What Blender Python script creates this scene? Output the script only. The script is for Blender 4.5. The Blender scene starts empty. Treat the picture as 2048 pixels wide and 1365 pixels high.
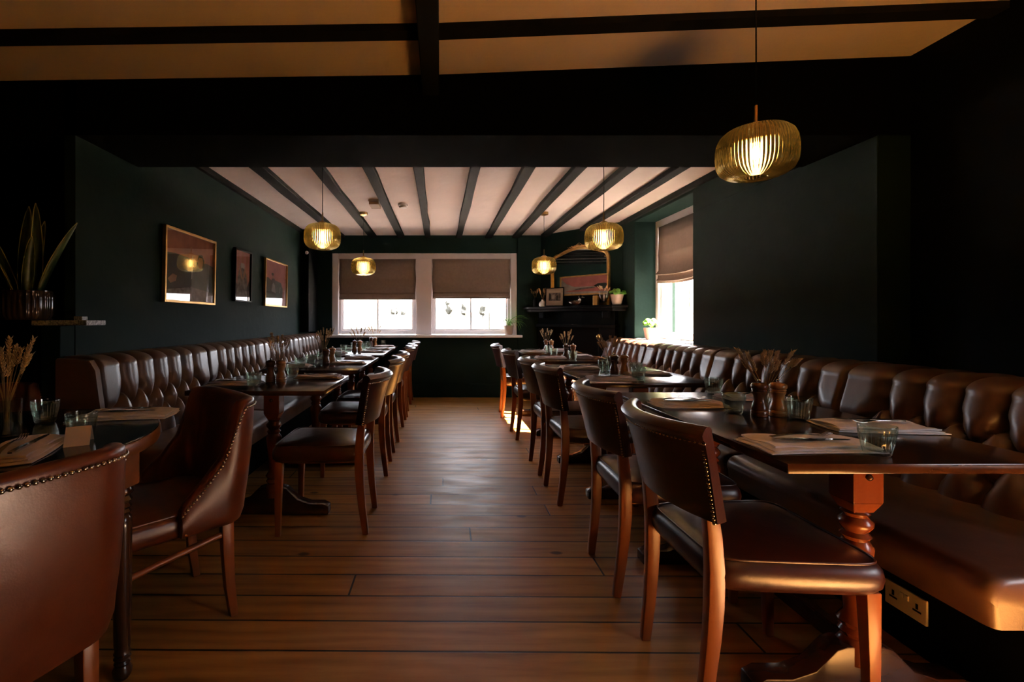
import bpy, bmesh, math, random
import numpy as np
from mathutils import Vector, Matrix

# ------------------------------------------------------------------ camera, light, exposure
scn = bpy.context.scene
COL = scn.collection
PI = math.pi
HC = 1.155          # eye height
F = 930.0           # focal length in pixels of the 2048 wide frame

cam_d = bpy.data.cameras.new('camera')
cam_d.sensor_width = 36.0
cam_d.lens = F / 2048 * 36.0
cam_d.shift_x = (1024 - 880) / 2048
cam_d.shift_y = -(682.5 - 641) / 2048
cam_d.clip_start = 0.05
cam_d.clip_end = 2000
cam = bpy.data.objects.new('camera', cam_d)
cam.location = (0, 0, HC)
cam.rotation_euler = (PI / 2, 0, 0)
COL.objects.link(cam)
scn.camera = cam

scn.view_settings.view_transform = 'Standard'
scn.view_settings.look = 'None'
scn.view_settings.gamma = 1.0
scn.view_settings.use_curve_mapping = False
scn.view_settings.exposure = 1.25
scn.cycles.use_denoising = True
scn.cycles.max_bounces = 10
scn.cycles.transparent_max_bounces = 24
scn.cycles.transmission_bounces = 10
scn.cycles.sample_clamp_indirect = 6.0
scn.cycles.caustics_reflective = False
scn.cycles.caustics_refractive = False

world = bpy.data.worlds.new('sky')
scn.world = world
world.use_nodes = True
wn = world.node_tree
wn.nodes['Background'].inputs['Color'].default_value = (0.90, 0.92, 1.0, 1)
wn.nodes['Background'].inputs['Strength'].default_value = 5.6

SUN_DIR = Vector((-1.0, 0.20, -0.86)).normalized()
sun_d = bpy.data.lights.new('sun', 'SUN')
sun_d.energy = 170.0
sun_d.angle = math.radians(0.6)
sun_d.color = (1.0, 0.83, 0.67)
sun = bpy.data.objects.new('sun', sun_d)
sun.rotation_euler = SUN_DIR.to_track_quat('-Z', 'Y').to_euler()
sun.location = (6, 3, 6)
COL.objects.link(sun)


def area(name, loc, aim, sx, sy, power, color, portal=False, spread=PI):
    d = bpy.data.lights.new(name, 'AREA')
    d.shape = 'RECTANGLE'
    d.size, d.size_y = sx, sy
    d.energy = power
    d.color = color
    d.spread = spread
    if portal:
        d.cycles.is_portal = True
    o = bpy.data.objects.new(name, d)
    o.location = loc
    o.rotation_euler = (Vector(aim) - Vector(loc)).to_track_quat('-Z', 'Y').to_euler()
    COL.objects.link(o)
    return o


# sky portals in the three windows
area('portal', (-0.95, 7.16, 1.25), (-0.95, 0, 1.25), 1.3, 0.75, 1, (1, 1, 1), True)
area('portal', (0.47, 7.16, 1.25), (0.47, 0, 1.25), 1.3, 0.75, 1, (1, 1, 1), True)
area('portal', (2.80, 4.98, 1.25), (0, 4.98, 1.25), 1.25, 0.70, 1, (1, 1, 1), True)
area('portal', (2.76, .20, .97), (0, .20, .97), 1.1, .74, 1, (1, 1, 1), True)


def W(px, py, z):
    """place on the horizontal plane z that the pixel looks at"""
    D = (HC - z) * F / (py - 641.0)
    return ((px - 880) * D / F, D)


# ------------------------------------------------------------------ materials
def new_mat(name):
    m = bpy.data.materials.new(name)
    m.use_nodes = True
    nt = m.node_tree
    for n in list(nt.nodes):
        nt.nodes.remove(n)
    out = nt.nodes.new('ShaderNodeOutputMaterial')
    return m, nt, out


def link(nt, a, b):
    nt.links.new(a, b)


def principled(nt, color, rough, metal=0.0, spec=0.5, coat=0.0):
    p = nt.nodes.new('ShaderNodeBsdfPrincipled')
    p.inputs['Base Color'].default_value = (*color, 1)
    p.inputs['Roughness'].default_value = rough
    p.inputs['Metallic'].default_value = metal
    p.inputs['Specular IOR Level'].default_value = spec
    p.inputs['Coat Weight'].default_value = coat
    p.inputs['Coat Roughness'].default_value = 0.12
    return p


def coords(nt, scale=(1, 1, 1), rot=(0, 0, 0)):
    tc = nt.nodes.new('ShaderNodeTexCoord')
    mp = nt.nodes.new('ShaderNodeMapping')
    mp.inputs['Scale'].default_value = scale
    mp.inputs['Rotation'].default_value = rot
    link(nt, tc.outputs['Object'], mp.inputs['Vector'])
    return mp.outputs['Vector']


def noise(nt, vec, scale, detail=3, rough=0.5):
    n = nt.nodes.new('ShaderNodeTexNoise')
    n.inputs['Scale'].default_value = scale
    n.inputs['Detail'].default_value = detail
    n.inputs['Roughness'].default_value = rough
    if vec is not None:
        link(nt, vec, n.inputs['Vector'])
    return n.outputs['Fac']


def ramp(nt, fac, stops):
    r = nt.nodes.new('ShaderNodeValToRGB')
    e = r.color_ramp.elements
    while len(e) < len(stops):
        e.new(0.5)
    for i, (p, c) in enumerate(stops):
        e[i].position = p
        e[i].color = (*c, 1)
    link(nt, fac, r.inputs['Fac'])
    return r.outputs['Color']


def bump(nt, h, strength, dist, p):
    b = nt.nodes.new('ShaderNodeBump')
    b.inputs['Strength'].default_value = strength
    b.inputs['Distance'].default_value = dist
    link(nt, h, b.inputs['Height'])
    link(nt, b.outputs['Normal'], p.inputs['Normal'])
    return b


def plain(name, color, rough=0.5, metal=0.0, spec=0.5, coat=0.0, nscale=6.0, var=0.25, bmp=0.1, bscale=60, bdist=0.002):
    m, nt, out = new_mat(name)
    p = principled(nt, color, rough, metal, spec, coat)
    v = coords(nt)
    lo = tuple(c * (1 - var) for c in color)
    hi = tuple(min(1, c * (1 + var)) for c in color)
    link(nt, ramp(nt, noise(nt, v, nscale), [(0.3, lo), (0.7, hi)]), p.inputs['Base Color'])
    if bmp:
        bump(nt, noise(nt, v, bscale, 4), bmp, bdist, p)
    link(nt, p.outputs[0], out.inputs['Surface'])
    return m


def wood(name, c1, c2, rough=0.35, axis='X', scale=14, coat=0.0, spec=0.5, bmp=0.12):
    m, nt, out = new_mat(name)
    p = principled(nt, c1, rough, 0, spec, coat)
    s = {'X': (0.12, 1, 1), 'Y': (1, 0.12, 1), 'Z': (1, 1, 0.12)}[axis]
    v = coords(nt, s)
    n = noise(nt, v, scale, 6, 0.6)
    n2 = noise(nt, v, scale * 6, 3, 0.5)
    link(nt, ramp(nt, n, [(0.32, c1), (0.68, c2)]), p.inputs['Base Color'])
    bump(nt, n2, bmp, 0.002, p)
    link(nt, p.outputs[0], out.inputs['Surface'])
    return m


def leather(name, c1, c2, rough=0.33, spec=0.5, coat=0.15):
    m, nt, out = new_mat(name)
    p = principled(nt, c1, rough, 0, spec, coat)
    p.inputs['Coat Roughness'].default_value = 0.25
    v = coords(nt)
    link(nt, ramp(nt, noise(nt, v, 7, 5, 0.6), [(0.3, c1), (0.7, c2)]), p.inputs['Base Color'])
    vo = nt.nodes.new('ShaderNodeTexVoronoi')
    vo.inputs['Scale'].default_value = 260
    link(nt, v, vo.inputs['Vector'])
    mx = nt.nodes.new('ShaderNodeMath')
    mx.operation = 'MULTIPLY_ADD'
    mx.inputs[1].default_value = 0.12
    link(nt, vo.outputs['Distance'], mx.inputs[0])
    link(nt, noise(nt, v, 22, 5, 0.65), mx.inputs[2])
    bump(nt, mx.outputs[0], 0.22, 0.004, p)
    r = nt.nodes.new('ShaderNodeMapRange')
    r.inputs['To Min'].default_value = rough - 0.07
    r.inputs['To Max'].default_value = rough + 0.12
    link(nt, noise(nt, v, 11, 4), r.inputs['Value'])
    link(nt, r.outputs[0], p.inputs['Roughness'])
    link(nt, p.outputs[0], out.inputs['Surface'])
    return m


def glassy(name, tint, transp, rough=0.0, ior=1.45):
    """clear glass: part straight transmission, part refraction and reflection"""
    m, nt, out = new_mat(name)
    t = nt.nodes.new('ShaderNodeBsdfTransparent')
    t.inputs['Color'].default_value = (*tint, 1)
    g = nt.nodes.new('ShaderNodeBsdfGlass')
    g.inputs['Color'].default_value = (*tint, 1)
    g.inputs['Roughness'].default_value = rough
    g.inputs['IOR'].default_value = ior
    mx = nt.nodes.new('ShaderNodeMixShader')
    mx.inputs['Fac'].default_value = transp
    link(nt, g.outputs[0], mx.inputs[1])
    link(nt, t.outputs[0], mx.inputs[2])
    link(nt, mx.outputs[0], out.inputs['Surface'])
    return m


def pane_mat(name, tint=(1, 1, 1), rough=0.0, f0=0.045, boost=0.9):
    """flat pane: mirror reflection rising towards grazing view, the rest passes straight through"""
    m, nt, out = new_mat(name)
    t = nt.nodes.new('ShaderNodeBsdfTransparent')
    t.inputs['Color'].default_value = (*tint, 1)
    g = nt.nodes.new('ShaderNodeBsdfGlossy')
    g.inputs['Roughness'].default_value = rough
    lw = nt.nodes.new('ShaderNodeLayerWeight')
    lw.inputs['Blend'].default_value = 0.5
    pw = nt.nodes.new('ShaderNodeMath')
    pw.operation = 'POWER'
    pw.inputs[1].default_value = 4.0
    link(nt, lw.outputs['Facing'], pw.inputs[0])
    k = nt.nodes.new('ShaderNodeMath')
    k.operation = 'MULTIPLY_ADD'
    k.use_clamp = True
    k.inputs[1].default_value = boost
    k.inputs[2].default_value = f0
    link(nt, pw.outputs[0], k.inputs[0])
    mx = nt.nodes.new('ShaderNodeMixShader')
    link(nt, k.outputs[0], mx.inputs['Fac'])
    link(nt, t.outputs[0], mx.inputs[1])
    link(nt, g.outputs[0], mx.inputs[2])
    link(nt, mx.outputs[0], out.inputs['Surface'])
    return m


def emission(name, color, strength):
    m, nt, out = new_mat(name)
    e = nt.nodes.new('ShaderNodeEmission')
    e.inputs['Color'].default_value = (*color, 1)
    e.inputs['Strength'].default_value = strength
    link(nt, e.outputs[0], out.inputs['Surface'])
    return m


def cloth(name, color, rough=0.9, transl=0.0, weave=500):
    m, nt, out = new_mat(name)
    p = principled(nt, color, rough, 0, 0.2)
    v = coords(nt)
    lo = tuple(c * 0.85 for c in color)
    link(nt, ramp(nt, noise(nt, v, 30, 4), [(0.3, lo), (0.7, color)]), p.inputs['Base Color'])
    bump(nt, noise(nt, v, weave, 2), 0.25, 0.001, p)
    if transl > 0:
        tr = nt.nodes.new('ShaderNodeBsdfTranslucent')
        tr.inputs['Color'].default_value = (*color, 1)
        mx = nt.nodes.new('ShaderNodeMixShader')
        mx.inputs['Fac'].default_value = transl
        link(nt, p.outputs[0], mx.inputs[1])
        link(nt, tr.outputs[0], mx.inputs[2])
        link(nt, mx.outputs[0], out.inputs['Surface'])
    else:
        link(nt, p.outputs[0], out.inputs['Surface'])
    return m


def floor_mat():
    m, nt, out = new_mat('pine_floorboards')
    p = principled(nt, (0.2, 0.1, 0.05), 0.34, 0, 0.5)
    v = coords(nt, (1, 1, 1), (0, 0, math.radians(0.5)))
    br = nt.nodes.new('ShaderNodeTexBrick')
    br.inputs['Scale'].default_value = 1.0
    br.inputs['Brick Width'].default_value = 3.6
    br.inputs['Row Height'].default_value = 0.162
    br.inputs['Mortar Size'].default_value = 0.0050
    br.inputs['Mortar Smooth'].default_value = 0.3
    br.inputs['Color1'].default_value = (0.75, 0.75, 0.75, 1)
    br.inputs['Color2'].default_value = (1.0, 1.0, 1.0, 1)
    br.inputs['Mortar'].default_value = (0.03, 0.03, 0.03, 1)
    br.offset = 0.0
    sx = nt.nodes.new('ShaderNodeSeparateXYZ')
    link(nt, v, sx.inputs[0])
    rw = nt.nodes.new('ShaderNodeMath')
    rw.operation = 'DIVIDE'
    rw.inputs[1].default_value = 0.162
    link(nt, sx.outputs['Y'], rw.inputs[0])
    fl = nt.nodes.new('ShaderNodeMath')
    fl.operation = 'FLOOR'
    link(nt, rw.outputs[0], fl.inputs[0])
    wnz = nt.nodes.new('ShaderNodeTexWhiteNoise')
    wnz.noise_dimensions = '1D'
    link(nt, fl.outputs[0], wnz.inputs['W'])
    ma = nt.nodes.new('ShaderNodeMath')
    ma.operation = 'MULTIPLY_ADD'
    ma.inputs[1].default_value = 3.6
    link(nt, wnz.outputs['Value'], ma.inputs[0])
    link(nt, sx.outputs['X'], ma.inputs[2])
    cb = nt.nodes.new('ShaderNodeCombineXYZ')
    link(nt, ma.outputs[0], cb.inputs['X'])
    link(nt, sx.outputs['Y'], cb.inputs['Y'])
    link(nt, cb.outputs[0], br.inputs['Vector'])
    vg = coords(nt, (0.10, 1, 1))
    g1 = noise(nt, vg, 17, 6, 0.58)
    wv = nt.nodes.new('ShaderNodeTexWave')
    wv.wave_type = 'BANDS'
    wv.bands_direction = 'Y'
    wv.inputs['Scale'].default_value = 4.5
    wv.inputs['Distortion'].default_value = 7
    wv.inputs['Detail'].default_value = 3
    wv.inputs['Detail Scale'].default_value = 1.2
    link(nt, coords(nt, (0.16, 1, 1)), wv.inputs['Vector'])
    mm = nt.nodes.new('ShaderNodeMath')
    mm.operation = 'MULTIPLY_ADD'
    mm.inputs[1].default_value = 0.16
    link(nt, wv.outputs['Fac'], mm.inputs[0])
    link(nt, g1, mm.inputs[2])
    base = ramp(nt, mm.outputs[0], [(0.34, (0.24, 0.100, 0.020)), (0.56, (0.41, 0.190, 0.042)), (0.80, (0.52, 0.270, 0.070))])
    # knots
    vk = nt.nodes.new('ShaderNodeTexVoronoi')
    vk.inputs['Scale'].default_value = 3.1
    link(nt, coords(nt, (0.75, 1.3, 1)), vk.inputs['Vector'])
    kn = ramp(nt, vk.outputs['Distance'], [(0.0, (0.12, 0.08, 0.06)), (0.05, (0.22, 0.16, 0.12)), (0.085, (1, 1, 1))])
    mk = nt.nodes.new('ShaderNodeMix')
    mk.data_type = 'RGBA'
    mk.blend_type = 'MULTIPLY'
    mk.inputs['Factor'].default_value = 1
    link(nt, base, mk.inputs['A'])
    link(nt, kn, mk.inputs['B'])
    mb = nt.nodes.new('ShaderNodeMix')
    mb.data_type = 'RGBA'
    mb.blend_type = 'MULTIPLY'
    mb.inputs['Factor'].default_value = 1
    link(nt, mk.outputs['Result'], mb.inputs['A'])
    link(nt, br.outputs['Color'], mb.inputs['B'])
    link(nt, mb.outputs['Result'], p.inputs['Base Color'])
    # worn varnish
    r = nt.nodes.new('ShaderNodeMapRange')
    r.inputs['From Min'].default_value = 0.3
    r.inputs['From Max'].default_value = 0.7
    r.inputs['To Min'].default_value = 0.32
    r.inputs['To Max'].default_value = 0.56
    link(nt, noise(nt, coords(nt, (0.5, 1.6, 1)), 5, 6, 0.7), r.inputs['Value'])
    link(nt, r.outputs[0], p.inputs['Roughness'])
    sub = nt.nodes.new('ShaderNodeMath')
    sub.operation = 'MULTIPLY_ADD'
    sub.inputs[1].default_value = -1.0
    link(nt, br.outputs['Fac'], sub.inputs[0])
    ms = nt.nodes.new('ShaderNodeMath')
    ms.operation = 'MULTIPLY'
    ms.inputs[1].default_value = 0.10
    link(nt, g1, ms.inputs[0])
    link(nt, ms.outputs[0], sub.inputs[2])
    bump(nt, sub.outputs[0], 0.5, 0.004, p)
    link(nt, p.outputs[0], out.inputs['Surface'])
    return m


M = {}
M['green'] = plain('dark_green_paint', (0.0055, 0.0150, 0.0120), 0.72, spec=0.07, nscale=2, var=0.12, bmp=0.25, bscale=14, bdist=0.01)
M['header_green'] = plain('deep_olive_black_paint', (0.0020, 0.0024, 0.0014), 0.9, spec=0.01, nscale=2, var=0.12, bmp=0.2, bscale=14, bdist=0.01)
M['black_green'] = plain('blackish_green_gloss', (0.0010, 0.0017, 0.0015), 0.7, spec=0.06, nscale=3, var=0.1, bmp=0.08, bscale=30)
M['plaster'] = plain('cream_plaster', (0.84, 0.73, 0.65), 0.85, nscale=1.5, var=0.05, bmp=0.5, bscale=5, bdist=0.02)
M['beam'] = wood('black_beam_paint', (0.005, 0.0055, 0.005), (0.010, 0.0105, 0.009), 0.75, 'Y', 10, bmp=0.3, spec=0.05)
M['floor'] = floor_mat()
M['white'] = plain('white_gloss_paint', (0.84, 0.79, 0.79), 0.4, nscale=3, var=0.04, bmp=0.08)
M['pane'] = pane_mat('window_glass')
M['picture_glass'] = pane_mat('picture_glass')
M['blind'] = cloth('taupe_linen', (0.25, 0.19, 0.155), 0.95, 0.10)
M['leather'] = leather('brown_banquette_leather', (0.080, 0.036, 0.022), (0.118, 0.056, 0.035), 0.37, 0.60, 0.35)
M['leather_red'] = leather('oxblood_leather', (0.030, 0.0065, 0.004), (0.052, 0.011, 0.0055), 0.30, 0.55, 0.25)
M['leather_tan'] = leather('conker_brown_leather', (0.09, 0.020, 0.007), (0.135, 0.034, 0.012), 0.33, 0.5, 0.1)
M['leather_black'] = leather('black_leather', (0.012, 0.010, 0.010), (0.02, 0.016, 0.015), 0.3)
M['table'] = wood('dark_table_wood', (0.026, 0.010, 0.005), (0.055, 0.021, 0.009), 0.19, 'Y', 9, coat=0.0, bmp=0.04)
M['table_leg'] = wood('mahogany_stain', (0.12, 0.026, 0.008), (0.19, 0.046, 0.014), 0.25, 'Z', 9, coat=0.2, bmp=0.05)
M['foot'] = wood('dark_stained_foot', (0.030, 0.010, 0.005), (0.055, 0.02, 0.009), 0.25, 'X', 9, coat=0.2, bmp=0.05)
M['chair_wood'] = wood('warm_beech_stain', (0.22, 0.060, 0.015), (0.31, 0.095, 0.026), 0.32, 'Z', 12, bmp=0.08)
M['dark_turned'] = wood('dark_turned_wood', (0.035, 0.013, 0.006), (0.07, 0.028, 0.012), 0.2, 'Z', 10, coat=0.3, bmp=0.04)
M['round_top'] = plain('black_lacquer', (0.010, 0.010, 0.010), 0.12, nscale=3, var=0.1, bmp=0.02, bscale=30)
M['round_rim'] = wood('brown_rim', (0.15, 0.055, 0.018), (0.22, 0.085, 0.03), 0.35, 'X', 8)
M['nail'] = plain('antique_brass_stud', (0.38, 0.31, 0.24), 0.16, 1.0, nscale=20, var=0.1, bmp=0)
M['brass'] = plain('aged_brass', (0.55, 0.33, 0.12), 0.30, 1.0, nscale=10, var=0.15, bmp=0.05)
M['gold'] = plain('gold_leaf_frame', (0.62, 0.36, 0.12), 0.38, 0.85, nscale=12, var=0.2, bmp=0.2, bscale=40)
M['black'] = plain('black_satin', (0.003, 0.003, 0.003), 0.45, spec=0.08, nscale=5, var=0.1, bmp=0.05)
M['steel'] = plain('polished_cutlery_steel', (0.62, 0.60, 0.58), 0.16, 1.0, nscale=30, var=0.05, bmp=0)
M['tumbler'] = pane_mat('greenish_pressed_glass', (0.88, 0.93, 0.88), 0.04, 0.10, 0.9)
M['clear'] = pane_mat('clear_vase_glass', (0.93, 0.96, 0.94), 0.03, 0.05, 0.8)
m_ = glassy('olive_amber_glass', (0.90, 0.83, 0.60), 0.34, 0.09)
nt_ = m_.node_tree
out_ = [n for n in nt_.nodes if n.type == 'OUTPUT_MATERIAL'][0]
tr_ = nt_.nodes.new('ShaderNodeBsdfTranslucent')
tr_.inputs['Color'].default_value = (1.0, 0.74, 0.34, 1)
mx_ = nt_.nodes.new('ShaderNodeMixShader')
mx_.inputs['Fac'].default_value = 0.008
link(nt_, out_.inputs['Surface'].links[0].from_socket, mx_.inputs[1])
link(nt_, tr_.outputs[0], mx_.inputs[2])
link(nt_, mx_.outputs[0], out_.inputs['Surface'])
M['amber'] = m_
M['bulb'] = emission('warm_bulb', (1.0, 0.62, 0.27), 20.0)
M['mill_dark'] = wood('walnut_mill', (0.085, 0.027, 0.010), (0.15, 0.052, 0.019), 0.25, 'Z', 30, coat=0.2)
M['mill_light'] = wood('acacia_mill', (0.30, 0.12, 0.038), (0.44, 0.20, 0.07), 0.28, 'Z', 30, coat=0.2)
M['napkin'] = cloth('pinkish_linen_napkin', (0.66, 0.56, 0.54), 0.95)
M['napkin_white'] = cloth('white_linen_napkin', (0.92, 0.89, 0.90), 0.95)
M['straw'] = cloth('dried_grass', (0.72, 0.53, 0.30), 0.9, 0.30)
M['straw_dark'] = cloth('dried_brown_grass', (0.74, 0.54, 0.33), 0.9, 0.30)
M['stem'] = plain('dried_stem', (0.30, 0.20, 0.09), 0.8, nscale=40, var=0.2, bmp=0.05)
M['leaf'] = plain('fresh_leaf', (0.15, 0.36, 0.05), 0.4, nscale=20, var=0.2, bmp=0.05)
M['leaf_dark'] = plain('snake_plant_leaf', (0.045, 0.075, 0.022), 0.4, nscale=14, var=0.5, bmp=0.05)
M['leaf_edge'] = plain('pale_leaf_margin', (0.42, 0.40, 0.14), 0.45, nscale=14, var=0.2, bmp=0)
M['terracotta'] = plain('beige_pot', (0.42, 0.31, 0.23), 0.5, nscale=10, var=0.1, bmp=0.1)
M['white_pot'] = plain('white_ribbed_pot', (0.75, 0.68, 0.60), 0.45, nscale=10, var=0.05, bmp=0.05)
M['brown_pot'] = plain('glazed_brown_pot', (0.05, 0.032, 0.02), 0.12, nscale=10, var=0.2, bmp=0.03)
M['soil'] = plain('soil', (0.02, 0.014, 0.01), 0.95, nscale=30, var=0.4, bmp=0.5)
M['granite'] = plain('speckled_granite', (0.36, 0.38, 0.38), 0.4, nscale=140, var=0.8, bmp=0.1, bscale=100)
M['plastic'] = plain('white_plastic', (0.70, 0.66, 0.60), 0.35, nscale=10, var=0.03, bmp=0)
M['cream_plastic'] = plain('cream_socket_plastic', (0.62, 0.54, 0.40), 0.35, nscale=10, var=0.03, bmp=0)
M['card'] = plain('cream_card', (0.70, 0.58, 0.44), 0.8, nscale=10, var=0.05, bmp=0.05)
M['mat_board'] = plain('mat_board', (0.55, 0.44, 0.32), 0.8, nscale=10, var=0.05, bmp=0.03)
M['grass'] = plain('meadow', (0.0098, 0.0106, 0.0078), 0.95, nscale=0.12, var=0.3, bmp=0.3, bscale=2, bdist=0.1)
M['bounce_paving'] = plain('pale_bounce_paving', (0.66, 0.59, 0.57), 0.9, nscale=1.5, var=0.15, bmp=0.2, bscale=8)  # for the unseen ground added as a sun reflector
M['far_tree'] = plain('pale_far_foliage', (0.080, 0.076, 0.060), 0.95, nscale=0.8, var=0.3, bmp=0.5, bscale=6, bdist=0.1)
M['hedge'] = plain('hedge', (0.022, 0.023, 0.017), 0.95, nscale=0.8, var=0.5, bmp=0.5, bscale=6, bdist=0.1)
M['salmon'] = plain('print_salmon', (0.42, 0.15, 0.09), 0.7, nscale=9, var=0.25, bmp=0)
M['pinkish'] = plain('print_pink', (0.50, 0.17, 0.15), 0.7, nscale=9, var=0.2, bmp=0)
M['print_dark'] = plain('print_dark', (0.030, 0.030, 0.030), 0.7, nscale=9, var=0.4, bmp=0)
M['print_green'] = plain('print_green', (0.045, 0.065, 0.055), 0.7, nscale=9, var=0.4, bmp=0)
M['print_skin'] = plain('print_skin', (0.34, 0.17, 0.10), 0.7, nscale=9, var=0.2, bmp=0)
M['print_pale'] = plain('print_pale', (0.45, 0.40, 0.36), 0.7, nscale=9, var=0.3, bmp=0)
M['print_grey'] = plain('print_grey', (0.16, 0.14, 0.13), 0.7, nscale=25, var=0.7, bmp=0)
m_, nt_, out_ = new_mat('old_mirror')
p_ = principled(nt_, (0.70, 0.72, 0.70), 0.03, 1.0)
link(nt_, p_.outputs[0], out_.inputs['Surface'])
M['mirror'] = m_


# ------------------------------------------------------------------ mesh helpers
class MB:
    def __init__(self):
        self.v, self.f, self.mi = [], [], []
        self.xf = None

    def add(self, vs, fs, mi=0):
        b = len(self.v)
        if self.xf is not None:
            vs = [tuple(self.xf @ Vector(p)) for p in vs]
        self.v += [tuple(p) for p in vs]
        self.f += [tuple(i + b for i in f) for f in fs]
        self.mi += [mi] * len(fs)
        return self

    def box(self, x0, x1, y0, y1, z0, z1, mi=0):
        vs = [(x, y, z) for z in (z0, z1) for y in (y0, y1) for x in (x0, x1)]
        return self.add(vs, [(0, 2, 3, 1), (4, 5, 7, 6), (0, 1, 5, 4), (2, 6, 7, 3), (0, 4, 6, 2), (1, 3, 7, 5)], mi)

    def hexa(self, b4, t4, mi=0):
        return self.add(list(b4) + list(t4), [(3, 2, 1, 0), (4, 5, 6, 7), (0, 1, 5, 4), (1, 2, 6, 5), (2, 3, 7, 6), (3, 0, 4, 7)], mi)

    def prism(self, poly, z0, z1, mi=0):
        n = len(poly)
        vs = [(x, y, z0) for x, y in poly] + [(x, y, z1) for x, y in poly]
        fs = [tuple(range(n - 1, -1, -1)), tuple(range(n, 2 * n))]
        fs += [(i, (i + 1) % n, n + (i + 1) % n, n + i) for i in range(n)]
        return self.add(vs, fs, mi)

    def lathe(self, prof, n=32, c=(0, 0), ribs=None, mi=0, caps=True):
        """prof: (r,z) list bottom to top; ribs(a, k) multiplies the radius"""
        vs, fs = [], []
        for k, (r, z) in enumerate(prof):
            for i in range(n):
                a = 2 * PI * i / n
                rr = r * (ribs(a, k) if ribs else 1)
                vs.append((c[0] + rr * math.cos(a), c[1] + rr * math.sin(a), z))
        for k in range(len(prof) - 1):
            for i in range(n):
                j = (i + 1) % n
                fs.append((k * n + i, k * n + j, (k + 1) * n + j, (k + 1) * n + i))
        if caps:
            if prof[0][0] > 1e-5:
                fs.append(tuple(range(n - 1, -1, -1)))
            if prof[-1][0] > 1e-5:
                b = (len(prof) - 1) * n
                fs.append(tuple(range(b, b + n)))
        return self.add(vs, fs, mi)

    def loft(self, rings, closed=True, cap=True, mi=0):
        """rings: list of equally long point lists"""
        n = len(rings[0])
        vs = [p for r in rings for p in r]
        fs = []
        m = n if closed else n - 1
        for k in range(len(rings) - 1):
            for i in range(m):
                j = (i + 1) % n
                fs.append((k * n + i, k * n + j, (k + 1) * n + j, (k + 1) * n + i))
        if cap and closed:
            fs.append(tuple(range(n - 1, -1, -1)))
            b = (len(rings) - 1) * n
            fs.append(tuple(range(b, b + n)))
        return self.add(vs, fs, mi)

    def tube(self, pts, r, n=8, mi=0):
        pts = [Vector(p) for p in pts]
        rings = []
        for i, p in enumerate(pts):
            d = (pts[min(i + 1, len(pts) - 1)] - pts[max(i - 1, 0)])
            if d.length < 1e-9:
                d = Vector((0, 0, 1))
            d.normalize()
            up = Vector((0, 0, 1)) if abs(d.z) < 0.95 else Vector((1, 0, 0))
            a = d.cross(up).normalized()
            b = d.cross(a)
            rr = r[i] if isinstance(r, (list, tuple)) else r
            rings.append([tuple(p + (a * math.cos(2 * PI * k / n) + b * math.sin(2 * PI * k / n)) * rr) for k in range(n)])
        return self.loft(rings, mi=mi)

    def sweep_rect(self, pts, w, d, mi=0):
        """square section along pts; w along Y, d along X; w,d may be lists"""
        rings = []
        for i, (x, y, z) in enumerate(pts):
            ww = w[i] if isinstance(w, (list, tuple)) else w
            dd = d[i] if isinstance(d, (list, tuple)) else d
            rings.append([(x - dd / 2, y - ww / 2, z), (x + dd / 2, y - ww / 2, z), (x + dd / 2, y + ww / 2, z), (x - dd / 2, y + ww / 2, z)])
        return self.loft(rings, mi=mi)

    def build(self, name, mat, parent=None, smooth=35, bevel=0.0, segs=2, subsurf=0):
        me = bpy.data.meshes.new(name)
        me.from_pydata(self.v, [], self.f)
        mats = mat if isinstance(mat, (list, tuple)) else [mat]
        for m in mats:
            me.materials.append(M[m] if isinstance(m, str) else m)
        if len(mats) > 1:
            me.polygons.foreach_set('material_index', self.mi)
        bm = bmesh.new()
        bm.from_mesh(me)
        bmesh.ops.recalc_face_normals(bm, faces=bm.faces)
        if bevel > 0:
            es = [e for e in bm.edges if len(e.link_faces) == 2 and e.calc_face_angle(0) > math.radians(40)]
            bmesh.ops.bevel(bm, geom=es, offset=bevel, segments=segs, affect='EDGES', profile=0.5)
        bm.to_mesh(me)
        bm.free()
        if smooth:
            me.shade_smooth()
            me.set_sharp_from_angle(angle=math.radians(smooth))
        o = bpy.data.objects.new(name, me)
        COL.objects.link(o)
        if parent is not None:
            o.parent = parent
        if subsurf:
            s = o.modifiers.new('subsurf', 'SUBSURF')
            s.levels = s.render_levels = subsurf
        return o


def tag(o, label, cat, group=None):
    o['label'] = label
    o['category'] = cat
    if group:
        o['group'] = group
    return o


def thing(name, label, cat, loc=(0, 0, 0), rz=0.0, group=None):
    o = bpy.data.objects.new(name, None)
    o.empty_display_size = 0.1
    COL.objects.link(o)
    o.location = loc
    o.rotation_euler = (0, 0, rz)
    return tag(o, label, cat, group)


def struct(o):
    o['kind'] = 'structure'
    return o


def dup(src, loc, rz=0.0, label=None, group=None, z_scale=None):
    r = src.copy()
    COL.objects.link(r)
    r.location = loc
    r.rotation_euler = (0, 0, rz)
    if label:
        r['label'] = label
    if group:
        r['group'] = group
    for ch in list(src.children):
        c = ch.copy()
        COL.objects.link(c)
        c.parent = r
        for g in list(ch.children):
            d = g.copy()
            COL.objects.link(d)
            d.parent = c
    return r


class Pool:
    """first placement moves the prototype itself, later ones copy it"""
    def __init__(self, proto):
        self.proto, self.used = proto, False

    def place(self, loc, rz, label, group=None):
        if not self.used:
            self.used = True
            o = self.proto
            o.location = loc
            o.rotation_euler = (0, 0, rz)
            o['label'] = label
            if group:
                o['group'] = group
            return o
        return dup(self.proto, loc, rz, label, group)


# ------------------------------------------------------------------ the room
XL, XR, YB = -1.96, 2.354, 6.98      # left, right, back walls of the rear room
ZC = 2.43
XLN, XRN, YH = -3.4, 2.53, 2.50      # front room


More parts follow.
